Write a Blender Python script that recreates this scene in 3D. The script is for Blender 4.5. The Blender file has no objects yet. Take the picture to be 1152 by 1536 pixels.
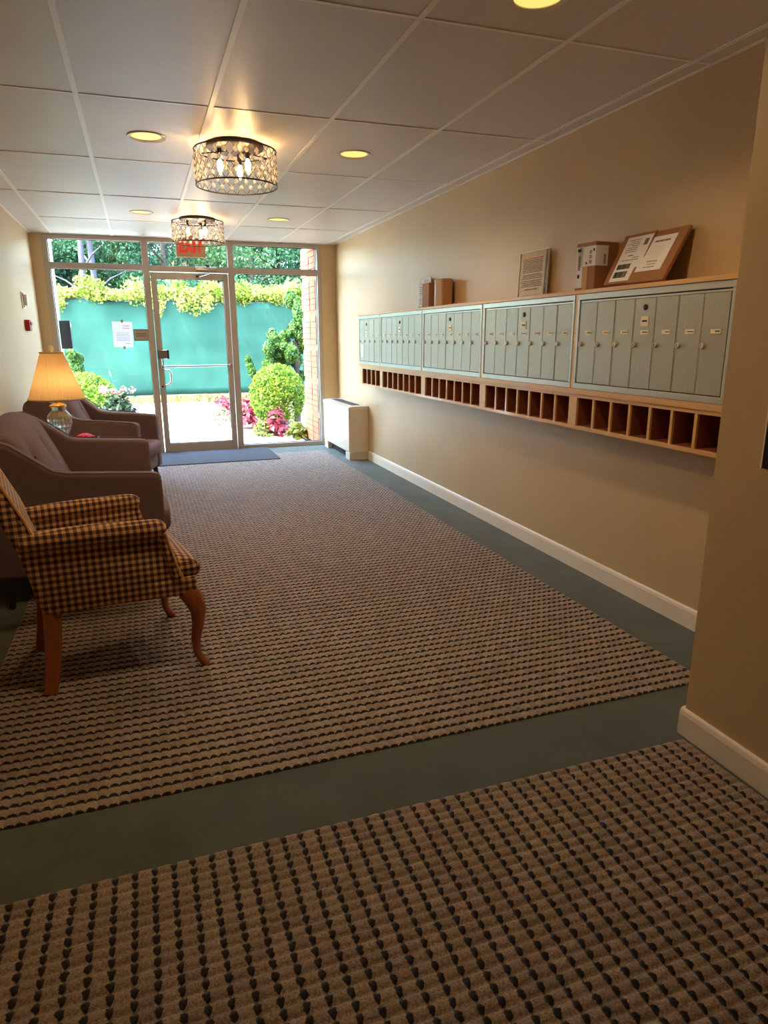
import bpy, bmesh, math, random
import numpy as np
from mathutils import Vector, Matrix, Euler

# ---------------------------------------------------------------- camera, sky, sun, exposure
sc = bpy.context.scene
COL = sc.collection
H = 2.458          # ceiling height
XL, XR = -1.014, 2.375
XN, YN = 1.689, 1.64
YG = 8.595         # glass plane

cam_d = bpy.data.cameras.new('camera')
cam = bpy.data.objects.new('camera', cam_d)
COL.objects.link(cam)
_r = Vector((0.94317599, -0.33226519, -0.00434607))
_u = Vector((0.08734226, 0.23527032, 0.96799752))
_f = Vector((0.32060938, 0.91337162, -0.25092211))
cam.matrix_world = Matrix(((_r.x, _u.x, -_f.x, 0), (_r.y, _u.y, -_f.y, 0), (_r.z, _u.z, -_f.z, 1.3579), (0, 0, 0, 1)))
cam_d.sensor_fit = 'HORIZONTAL'
cam_d.sensor_width = 36.0
cam_d.lens = 1011.65 / 1152 * 36.0
cam_d.clip_start = 0.05
cam_d.clip_end = 300
sc.camera = cam

SUN_DIR = Vector((-0.50, -0.16, 0.85)).normalized()     # towards the sun
world = bpy.data.worlds.new('sky')
sc.world = world
world.use_nodes = True
wn = world.node_tree
wn.nodes.clear()
w_out = wn.nodes.new('ShaderNodeOutputWorld')
w_bg = wn.nodes.new('ShaderNodeBackground')
w_sky = wn.nodes.new('ShaderNodeTexSky')
w_sky.sky_type = 'NISHITA'
w_sky.sun_disc = False
w_sky.sun_elevation = math.asin(SUN_DIR.z)
w_sky.sun_rotation = math.atan2(SUN_DIR.x, SUN_DIR.y)
w_sky.air_density = 1.0
w_sky.dust_density = 2.0
w_bg.inputs['Strength'].default_value = 6.7
wn.links.new(w_sky.outputs[0], w_bg.inputs['Color'])
wn.links.new(w_bg.outputs[0], w_out.inputs['Surface'])

sun_d = bpy.data.lights.new('sun', 'SUN')
sun_d.energy = 30.0
sun_d.angle = 0.009
sun_d.color = (1.0, 0.95, 0.86)
sun = bpy.data.objects.new('sun', sun_d)
COL.objects.link(sun)
sun.rotation_euler = SUN_DIR.to_track_quat('Z', 'Y').to_euler()
sun.location = (-10, 5, 18)

CAN_W, CHAND_W, LAMP_W = 36.0, 30.0, 0.42
WARM = (1.0, 0.68, 0.38)

sc.view_settings.view_transform = 'Standard'
sc.view_settings.look = 'None'
sc.view_settings.exposure = 0.0
sc.view_settings.gamma = 1.0
sc.view_settings.use_curve_mapping = False
try:
    sc.cycles.max_bounces = 10
    sc.cycles.diffuse_bounces = 5
    sc.cycles.transparent_max_bounces = 16
    sc.cycles.sample_clamp_indirect = 6.0
    sc.cycles.caustics_reflective = False
    sc.cycles.caustics_refractive = False
except Exception:
    pass

R = random.Random(7)
NR = np.random.default_rng(11)

# ---------------------------------------------------------------- materials
def lin(c):
    return tuple(((v / 255) / 12.92 if v / 255 <= 0.04045 else ((v / 255 + 0.055) / 1.055) ** 2.4) for v in c)

def new_mat(name):
    m = bpy.data.materials.new(name)
    m.use_nodes = True
    nt = m.node_tree
    b = nt.nodes['Principled BSDF']
    return m, nt, b

def mat(name, rgb, rough=0.5, metal=0.0, var=0.0, scale=8.0, bump=0.0, bscale=60.0, emit=None, estr=0.0, coat=0.0, spec=None, stretch=None, trans=0.0, sheen=0.0):
    m, nt, b = new_mat(name)
    c = lin(rgb)
    b.inputs['Base Color'].default_value = (*c, 1)
    b.inputs['Roughness'].default_value = rough
    b.inputs['Metallic'].default_value = metal
    if spec is not None:
        b.inputs['Specular IOR Level'].default_value = spec
    if coat:
        b.inputs['Coat Weight'].default_value = coat
    if sheen:
        b.inputs['Sheen Weight'].default_value = sheen
        b.inputs['Sheen Roughness'].default_value = 0.4
    if trans:
        b.inputs['Transmission Weight'].default_value = trans
    if emit is not None:
        b.inputs['Emission Color'].default_value = (*emit, 1)
        b.inputs['Emission Strength'].default_value = estr
    tc = nt.nodes.new('ShaderNodeTexCoord')
    src = tc.outputs['Object']
    if stretch:
        mp = nt.nodes.new('ShaderNodeMapping')
        mp.inputs['Scale'].default_value = stretch
        nt.links.new(src, mp.inputs['Vector'])
        src = mp.outputs['Vector']
    if var > 0:
        n = nt.nodes.new('ShaderNodeTexNoise')
        n.inputs['Scale'].default_value = scale
        n.inputs['Detail'].default_value = 5
        nt.links.new(src, n.inputs['Vector'])
        r = nt.nodes.new('ShaderNodeValToRGB')
        r.color_ramp.elements[0].position = 0.3
        r.color_ramp.elements[1].position = 0.7
        r.color_ramp.elements[0].color = (*[v * (1 - var) for v in c], 1)
        r.color_ramp.elements[1].color = (*[min(1, v * (1 + var)) for v in c], 1)
        nt.links.new(n.outputs['Fac'], r.inputs['Fac'])
        nt.links.new(r.outputs['Color'], b.inputs['Base Color'])
    if bump > 0:
        n2 = nt.nodes.new('ShaderNodeTexNoise')
        n2.inputs['Scale'].default_value = bscale
        n2.inputs['Detail'].default_value = 3
        nt.links.new(src, n2.inputs['Vector'])
        bp = nt.nodes.new('ShaderNodeBump')
        bp.inputs['Strength'].default_value = bump
        bp.inputs['Distance'].default_value = 0.01
        nt.links.new(n2.outputs['Fac'], bp.inputs['Height'])
        nt.links.new(bp.outputs['Normal'], b.inputs['Normal'])
    return m

def leaf_mat(name, c1, c2, trans=0.35, rough=0.5, scale=6.0):
    m, nt, b = new_mat(name)
    tc = nt.nodes.new('ShaderNodeTexCoord')
    n = nt.nodes.new('ShaderNodeTexNoise')
    n.inputs['Scale'].default_value = scale
    n.inputs['Detail'].default_value = 4
    nt.links.new(tc.outputs['Object'], n.inputs['Vector'])
    r = nt.nodes.new('ShaderNodeValToRGB')
    r.color_ramp.elements[0].position = 0.35
    r.color_ramp.elements[1].position = 0.65
    r.color_ramp.elements[0].color = (*lin(c1), 1)
    r.color_ramp.elements[1].color = (*lin(c2), 1)
    nt.links.new(n.outputs['Fac'], r.inputs['Fac'])
    nt.links.new(r.outputs['Color'], b.inputs['Base Color'])
    b.inputs['Roughness'].default_value = rough
    b.inputs['Specular IOR Level'].default_value = 0.2
    t = nt.nodes.new('ShaderNodeBsdfTranslucent')
    nt.links.new(r.outputs['Color'], t.inputs['Color'])
    mx = nt.nodes.new('ShaderNodeMixShader')
    mx.inputs[0].default_value = trans
    nt.links.new(b.outputs[0], mx.inputs[1])
    nt.links.new(t.outputs[0], mx.inputs[2])
    nt.links.new(mx.outputs[0], nt.nodes['Material Output'].inputs['Surface'])
    return m

def mth(nt, op, a, b=None, c=None):
    n = nt.nodes.new('ShaderNodeMath')
    n.operation = op
    for i, v in enumerate((a, b, c)):
        if v is None:
            continue
        if isinstance(v, (int, float)):
            n.inputs[i].default_value = v
        else:
            nt.links.new(v, n.inputs[i])
    return n.outputs[0]

def pane_mat(name, tint=(0.93, 0.97, 0.95), k=1.0, rough=0.0):
    m, nt, b = new_mat(name)
    nt.nodes.remove(b)
    tr = nt.nodes.new('ShaderNodeBsdfTransparent')
    tr.inputs['Color'].default_value = (*tint, 1)
    gl = nt.nodes.new('ShaderNodeBsdfGlossy')
    gl.inputs['Roughness'].default_value = rough
    lw = nt.nodes.new('ShaderNodeLayerWeight')       # Schlick reflectance, the same from both faces
    lw.inputs['Blend'].default_value = 0.5
    fr = mth(nt, 'ADD', mth(nt, 'MULTIPLY', mth(nt, 'POWER', lw.outputs['Facing'], 5.0), 0.9 * k), 0.025 * k)
    mx = nt.nodes.new('ShaderNodeMixShader')
    nt.links.new(fr, mx.inputs[0])
    nt.links.new(tr.outputs[0], mx.inputs[1])
    nt.links.new(gl.outputs[0], mx.inputs[2])
    nt.links.new(mx.outputs[0], nt.nodes['Material Output'].inputs['Surface'])
    return m

def carpet_mat(name, ru, rv):
    # UV in cells: u across the loop ridge, v along the ridge (the black yarn sits where two loops meet)
    m, nt, b = new_mat(name)
    uv = nt.nodes.new('ShaderNodeUVMap')
    uv.uv_map = 'UVMap'
    nz = nt.nodes.new('ShaderNodeTexNoise')
    nz.inputs['Scale'].default_value = 2.6
    nz.inputs['Detail'].default_value = 3
    nt.links.new(uv.outputs[0], nz.inputs['Vector'])
    vm = nt.nodes.new('ShaderNodeVectorMath')
    vm.operation = 'SUBTRACT'
    nt.links.new(nz.outputs['Color'], vm.inputs[0])
    vm.inputs[1].default_value = (0.5, 0.5, 0.5)
    vs = nt.nodes.new('ShaderNodeVectorMath')
    vs.operation = 'SCALE'
    vs.inputs['Scale'].default_value = 0.22
    nt.links.new(vm.outputs[0], vs.inputs[0])
    va = nt.nodes.new('ShaderNodeVectorMath')
    nt.links.new(uv.outputs[0], va.inputs[0])
    nt.links.new(vs.outputs[0], va.inputs[1])
    sp = nt.nodes.new('ShaderNodeSeparateXYZ')
    nt.links.new(va.outputs[0], sp.inputs[0])
    fu = mth(nt, 'SUBTRACT', mth(nt, 'FRACT', sp.outputs[0]), 0.5)
    fv = mth(nt, 'SUBTRACT', mth(nt, 'FRACT', mth(nt, 'ADD', sp.outputs[1], 0.5)), 0.5)
    d = mth(nt, 'ADD', mth(nt, 'POWER', mth(nt, 'ABSOLUTE', mth(nt, 'DIVIDE', fu, ru)), 2.0),
            mth(nt, 'POWER', mth(nt, 'ABSOLUTE', mth(nt, 'DIVIDE', fv, rv)), 2.0))
    mr = nt.nodes.new('ShaderNodeMapRange')
    mr.inputs['From Min'].default_value = 0.75
    mr.inputs['From Max'].default_value = 1.15
    nt.links.new(d, mr.inputs['Value'])
    n2 = nt.nodes.new('ShaderNodeTexNoise')
    n2.inputs['Scale'].default_value = 7.0
    n2.inputs['Detail'].default_value = 6
    n2.inputs['Roughness'].default_value = 0.75
    nt.links.new(uv.outputs[0], n2.inputs['Vector'])
    cr = nt.nodes.new('ShaderNodeValToRGB')
    e = cr.color_ramp.elements
    e[0].position, e[1].position = 0.32, 0.68
    e[0].color = (*lin((92, 76, 64)), 1)
    e[1].color = (*lin((188, 168, 146)), 1)
    nt.links.new(n2.outputs['Fac'], cr.inputs['Fac'])
    mx = nt.nodes.new('ShaderNodeMix')
    mx.data_type = 'RGBA'
    mx.inputs['A'].default_value = (*lin((30, 22, 22)), 1)
    fl_ = nt.nodes.new('ShaderNodeCombineXYZ')
    nt.links.new(mth(nt, 'FLOOR', sp.outputs[0]), fl_.inputs[0])
    nt.links.new(mth(nt, 'FLOOR', mth(nt, 'ADD', sp.outputs[1], 0.0)), fl_.inputs[1])
    wnz = nt.nodes.new('ShaderNodeTexWhiteNoise')
    wnz.noise_dimensions = '2D'
    nt.links.new(fl_.outputs[0], wnz.inputs['Vector'])
    hs = nt.nodes.new('ShaderNodeHueSaturation')
    nt.links.new(mth(nt, 'ADD', mth(nt, 'MULTIPLY', wnz.outputs['Value'], 0.34), 0.80), hs.inputs['Value'])
    nt.links.new(cr.outputs[0], hs.inputs['Color'])
    nt.links.new(mr.outputs[0], mx.inputs['Factor'])
    nt.links.new(hs.outputs[0], mx.inputs['B'])
    nt.links.new(mx.outputs['Result'], b.inputs['Base Color'])
    b.inputs['Roughness'].default_value = 0.9
    b.inputs['Specular IOR Level'].default_value = 0.25
    b.inputs['Sheen Weight'].default_value = 0.5
    b.inputs['Sheen Roughness'].default_value = 0.4
    n3 = nt.nodes.new('ShaderNodeTexNoise')
    n3.inputs['Scale'].default_value = 14.0
    n3.inputs['Detail'].default_value = 3
    nt.links.new(uv.outputs[0], n3.inputs['Vector'])
    bp = nt.nodes.new('ShaderNodeBump')
    bp.inputs['Strength'].default_value = 0.6
    bp.inputs['Distance'].default_value = 0.003
    nt.links.new(n3.outputs['Fac'], bp.inputs['Height'])
    nt.links.new(bp.outputs[0], b.inputs['Normal'])
    return m

def gingham_mat():
    m, nt, b = new_mat('gingham_fabric')
    uv = nt.nodes.new('ShaderNodeUVMap')
    uv.uv_map = 'UVMap'
    sp = nt.nodes.new('ShaderNodeSeparateXYZ')
    nt.links.new(uv.outputs[0], sp.inputs[0])
    def band(o):
        f = mth(nt, 'ABSOLUTE', mth(nt, 'SUBTRACT', mth(nt, 'FRACT', mth(nt, 'MULTIPLY', o, 1 / 0.026)), 0.5))
        r = nt.nodes.new('ShaderNodeMapRange')
        r.inputs['From Min'].default_value = 0.22
        r.inputs['From Max'].default_value = 0.28
        nt.links.new(f, r.inputs['Value'])
        return r.outputs[0]
    s = mth(nt, 'MULTIPLY', mth(nt, 'ADD', band(sp.outputs[0]), band(sp.outputs[1])), 0.5)
    cr = nt.nodes.new('ShaderNodeValToRGB')
    cr.color_ramp.elements[0].position = 0.0
    cr.color_ramp.elements[0].color = (*lin((44, 22, 22)), 1)
    cr.color_ramp.elements[1].position = 1.0
    cr.color_ramp.elements[1].color = (*lin((214, 170, 112)), 1)
    mid = cr.color_ramp.elements.new(0.5)
    mid.color = (*lin((140, 94, 62)), 1)
    nt.links.new(s, cr.inputs['Fac'])
    nt.links.new(cr.outputs[0], b.inputs['Base Color'])
    b.inputs['Roughness'].default_value = 0.85
    b.inputs['Sheen Weight'].default_value = 0.2
    n3 = nt.nodes.new('ShaderNodeTexNoise')
    n3.inputs['Scale'].default_value = 500.0
    nt.links.new(uv.outputs[0], n3.inputs['Vector'])
    bp = nt.nodes.new('ShaderNodeBump')
    bp.inputs['Strength'].default_value = 0.3
    bp.inputs['Distance'].default_value = 0.002
    nt.links.new(n3.outputs['Fac'], bp.inputs['Height'])
    nt.links.new(bp.outputs[0], b.inputs['Normal'])
    return m

def shade_mat():
    m, nt, b = new_mat('lamp_shade_fabric')
    b.inputs['Base Color'].default_value = (*lin((214, 192, 152)), 1)
    b.inputs['Roughness'].default_value = 0.8
    t = nt.nodes.new('ShaderNodeBsdfTranslucent')
    t.inputs['Color'].default_value = (*lin((230, 188, 130)), 1)
    mx = nt.nodes.new('ShaderNodeMixShader')
    mx.inputs[0].default_value = 0.45
    nt.links.new(b.outputs[0], mx.inputs[1])
    nt.links.new(t.outputs[0], mx.inputs[2])
    nt.links.new(mx.outputs[0], nt.nodes['Material Output'].inputs['Surface'])
    return m

def glass_mat(name, rough=0.02, ior=1.5):
    m, nt, b = new_mat(name)
    b.inputs['Base Color'].default_value = (1, 1, 1, 1)
    b.inputs['Roughness'].default_value = rough
    b.inputs['IOR'].default_value = ior
    b.inputs['Transmission Weight'].default_value = 1.0
    return m

def paper_mat(name, rgb):
    m, nt, b = new_mat(name)
    b.inputs['Base Color'].default_value = (*lin(rgb), 1)
    b.inputs['Roughness'].default_value = 0.7
    t = nt.nodes.new('ShaderNodeBsdfTranslucent')
    t.inputs['Color'].default_value = (*lin(rgb), 1)
    mx = nt.nodes.new('ShaderNodeMixShader')
    mx.inputs[0].default_value = 0.5
    nt.links.new(b.outputs[0], mx.inputs[1])
    nt.links.new(t.outputs[0], mx.inputs[2])
    nt.links.new(mx.outputs[0], nt.nodes['Material Output'].inputs['Surface'])
    return m

def crystal_mat():
    m, nt, b = new_mat('crystal_glass')
    b.inputs['Base Color'].default_value = (0.95, 0.93, 0.9, 1)
    b.inputs['Roughness'].default_value = 0.08
    b.inputs['Specular IOR Level'].default_value = 1.0
    b.inputs['Coat Weight'].default_value = 1.0
    t = nt.nodes.new('ShaderNodeBsdfTranslucent')
    t.inputs['Color'].default_value = (1, 0.97, 0.92, 1)
    tr = nt.nodes.new('ShaderNodeBsdfTransparent')
    m1 = nt.nodes.new('ShaderNodeMixShader')
    m1.inputs[0].default_value = 0.5
    nt.links.new(b.outputs[0], m1.inputs[1])
    nt.links.new(t.outputs[0], m1.inputs[2])
    m2 = nt.nodes.new('ShaderNodeMixShader')
    m2.inputs[0].default_value = 0.45
    nt.links.new(m1.outputs[0], m2.inputs[1])
    nt.links.new(tr.outputs[0], m2.inputs[2])
    nt.links.new(m2.outputs[0], nt.nodes['Material Output'].inputs['Surface'])
    return m

def cut_mat():
    m, nt, b = new_mat('cut_crystal')
    b.inputs['Base Color'].default_value = (1, 1, 1, 1)
    b.inputs['Roughness'].default_value = 0.06
    b.inputs['IOR'].default_value = 1.5
    b.inputs['Transmission Weight'].default_value = 1.0
    t = nt.nodes.new('ShaderNodeBsdfDiffuse')
    t.inputs['Color'].default_value = (0.8, 0.8, 0.82, 1)
    mx = nt.nodes.new('ShaderNodeMixShader')
    mx.inputs[0].default_value = 0.4
    nt.links.new(b.outputs[0], mx.inputs[1])
    nt.links.new(t.outputs[0], mx.inputs[2])
    nt.links.new(mx.outputs[0], nt.nodes['Material Output'].inputs['Surface'])
    return m

M = dict(
    wall=mat('beige_wall_paint', (198, 172, 132), 0.42, var=0.03, scale=2.0, bump=0.05, bscale=220),
    wall_near=mat('beige_wall_paint_corner', (198, 172, 132), 0.42, var=0.03, scale=2.0, bump=0.05, bscale=220),
    tile=mat('vinyl_ceiling_tile', (217, 211, 202), 0.45, var=0.035, scale=2.2, bump=0.03, bscale=300),
    tee=mat('white_ceiling_grid', (246, 243, 236), 0.4),
    void=mat('dark_plenum', (40, 36, 32), 0.9),
    base=mat('cream_baseboard_paint', (236, 226, 206), 0.4, var=0.02, scale=5),
    border=mat('green_grey_border_carpet', (90, 98, 89), 0.92, var=0.16, scale=5, bump=0.5, bscale=700, spec=0.25, sheen=0.22),
    carpet=carpet_mat('loop_carpet', 0.60, 0.19),
    carpet_near=carpet_mat('loop_carpet_crosswise', 0.44, 0.18),
    doormat=mat('charcoal_mat_fibre', (56, 55, 60), 0.9, var=0.15, scale=80, bump=0.6, bscale=500),
    alu=mat('bronze_anodised_aluminium', (178, 168, 156), 0.42, metal=0.25, var=0.02, scale=3),
    gasket=mat('black_gasket', (26, 26, 28), 0.6),
    pane=pane_mat('window_glass'),
    chrome=mat('satin_chrome', (205, 205, 205), 0.25, metal=1.0),
    white_paint=mat('white_trim_paint', (238, 236, 226), 0.5),
    heater=mat('cream_enamel', (226, 212, 190), 0.22, var=0.02, scale=3, coat=0.5),
    heater_grille=mat('grey_grille_metal', (120, 124, 140), 0.4, metal=0.4),
    dark=mat('dark_recess', (22, 18, 16), 0.9),
    brown=mat('brown_wool_fabric', (114, 95, 95), 0.9, var=0.1, scale=160, bump=0.35, bscale=900, spec=0.2),
    darkwood=mat('dark_stained_wood', (38, 28, 24), 0.4),
    gingham=gingham_mat(),
    legwood=mat('orange_brown_wood', (150, 82, 40), 0.35, var=0.18, scale=14, stretch=(6, 6, 0.8), coat=0.3),
    oak=mat('oak_veneer', (214, 168, 106), 0.4, var=0.08, scale=10, stretch=(8, 0.7, 8), coat=0.2),
    cubby_shade=mat('shade_toned_cubby_wood', (134, 74, 40), 0.55, var=0.1, scale=8, stretch=(1, 1, 6)),  # shade inside the cubbies put into a darker, redder wood colour
    mail=mat('brushed_aluminium_mail_door', (168, 166, 150), 0.42, metal=0.4, var=0.05, scale=14, stretch=(1, 12, 0.8)),
    mailframe=mat('mail_frame_aluminium', (186, 188, 178), 0.34, metal=0.6, var=0.04, scale=8),
    nickel=mat('nickel_lock', (214, 206, 190), 0.4, metal=0.5),
    brass=mat('polished_brass', (222, 170, 82), 0.2, metal=1.0),
    tag=mat('cream_paper_tag', (236, 224, 192), 0.6),
    ink=mat('black_ink', (28, 24, 24), 0.7),
    brownink=mat('brown_ink', (92, 66, 52), 0.7),
    greyink=mat('grey_ink', (110, 106, 104), 0.7),
    redink=mat('red_ink', (206, 60, 70), 0.7),
    paper=mat('white_paper', (240, 240, 244), 0.7),
    cardboard=mat('cardboard', (158, 110, 70), 0.75, var=0.06, scale=12),
    cardboard2=mat('tan_cardboard', (186, 146, 104), 0.75, var=0.05, scale=12),
    tape=mat('clear_packing_tape', (196, 160, 112), 0.2),
    bronze=mat('oil_rubbed_bronze', (30, 20, 15), 0.5, metal=0.2),
    crystal=crystal_mat(),
    bulb=mat('glowing_bulb', (255, 230, 180), 0.5, emit=(1.0, 0.78, 0.45), estr=30.0),
    disc=mat('glowing_downlight_lens', (255, 225, 150), 0.5, emit=(1.0, 0.68, 0.17), estr=1.15),
    shade=shade_mat(),
    shadetrim=mat('shade_trim', (206, 170, 110), 0.8),
    vase=cut_mat(),
    exitred=mat('exit_red', (215, 40, 34), 0.5, emit=(1.0, 0.05, 0.03), estr=0.25),
    exitface=mat('exit_sign_brass_face', (196, 150, 102), 0.5),
    firered=mat('red_alarm_plastic', (150, 16, 30), 0.35),
    bell=mat('ivory_plastic', (238, 234, 206), 0.4),
    black=mat('black_plastic', (24, 25, 28), 0.4),
    plaque=mat('taupe_plaque', (168, 152, 132), 0.5),
    pink=mat('pink_silk_flower', (216, 52, 110), 0.7),
    concrete=mat('sunlit_concrete', (226, 220, 212), 0.85, var=0.05, scale=2, bump=0.1, bscale=80),
    soil=mat('mulch_soil', (96, 74, 58), 0.95, var=0.3, scale=20, bump=0.5, bscale=40),
    screen=mat('teal_windscreen_mesh', (36, 67, 58), 0.95, spec=0.05, var=0.22, scale=1.3, bump=0.1, bscale=30),
    post=mat('galvanised_post', (60, 110, 104), 0.5, metal=0.3),
    brick=mat('salmon_brick', (162, 104, 78), 0.9, spec=0.1, var=0.12, scale=9, bump=0.3, bscale=60),
    mortar=mat('grey_mortar', (120, 104, 92), 0.95),
    bark=mat('pale_grey_bark', (64, 60, 68), 0.9, var=0.3, scale=6, bump=0.6, bscale=12, stretch=(1, 1, 0.3)),
    barkd=mat('brown_bark', (48, 38, 32), 0.9, var=0.3, scale=6, bump=0.6, bscale=12),
    forest=leaf_mat('woodland_leaf', (17, 50, 38), (54, 96, 62), 0.3, scale=0.8),
    forest2=leaf_mat('light_woodland_leaf', (27, 59, 34), (64, 93, 52), 0.4, scale=0.9),
    vine=leaf_mat('bright_vine_leaf', (92, 112, 30), (158, 160, 84), 0.4, scale=3.0),
    topiary=leaf_mat('boxwood_leaf', (52, 88, 18), (118, 138, 40), 0.35, scale=9),
    conifer=leaf_mat('conifer_leaf', (30, 66, 26), (82, 116, 48), 0.25, scale=9),
    coleus=leaf_mat('crimson_leaf', (93, 16, 37), (127, 45, 59), 0.3, scale=14),
    hosta=leaf_mat('chartreuse_leaf', (93, 105, 18), (127, 130, 49), 0.4, scale=10),
    lime=leaf_mat('lime_leaf', (68, 86, 18), (105, 117, 49), 0.4, scale=10),
    variegated=leaf_mat('variegated_leaf', (105, 111, 74), (142, 142, 117), 0.4, scale=12),
    darkleaf=leaf_mat('dark_glossy_leaf', (14, 36, 22), (50, 70, 40), 0.25, rough=0.3, scale=10),
    palepink=leaf_mat('pale_pink_petal', (146, 93, 80), (155, 127, 117), 0.4, scale=20),
    drygrass=leaf_mat('dry_grass_blade', (70, 60, 34), (120, 108, 62), 0.2, scale=10),
    stem=mat('green_stem', (92, 110, 50), 0.7),
    acrylic=pane_mat('clear_acrylic', (0.95, 0.97, 0.93), 0.4, 0.35),
    thinpaper=paper_mat('thin_white_paper', (232, 232, 242)),
    kraft=mat('tan_printed_sheet', (214, 176, 132), 0.6),
    vinyl=mat('white_vinyl_letters', (244, 246, 240), 0.6),
    steel=mat('brushed_steel_panel', (140, 140, 136), 0.35, metal=0.7),
)

# ---------------------------------------------------------------- helpers
def tag(o, label=None, cat=None, group=None, kind=None):
    if label: o['label'] = label
    if cat: o['category'] = cat
    if group: o['group'] = group
    if kind: o['kind'] = kind
    return o

def empty(name, loc=(0, 0, 0), rz=0.0, label=None, cat=None, group=None, kind=None):
    o = bpy.data.objects.new(name, None)
    COL.objects.link(o)
    o.location = loc
    o.rotation_euler = (0, 0, rz)
    o.empty_display_size = 0.05
    return tag(o, label, cat, group, kind)

def link_mesh(name, me, m, parent=None):
    if m is not None and not me.materials:
        me.materials.append(m)
    o = bpy.data.objects.new(name, me)
    COL.objects.link(o)
    if parent is not None:
        o.parent = parent
    return o

def copy_tree(o, parent=None):
    c = o.copy()
    COL.objects.link(c)
    if parent is not None:
        c.parent = parent
    for ch in list(o.children):
        copy_tree(ch, c)
    return c

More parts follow.
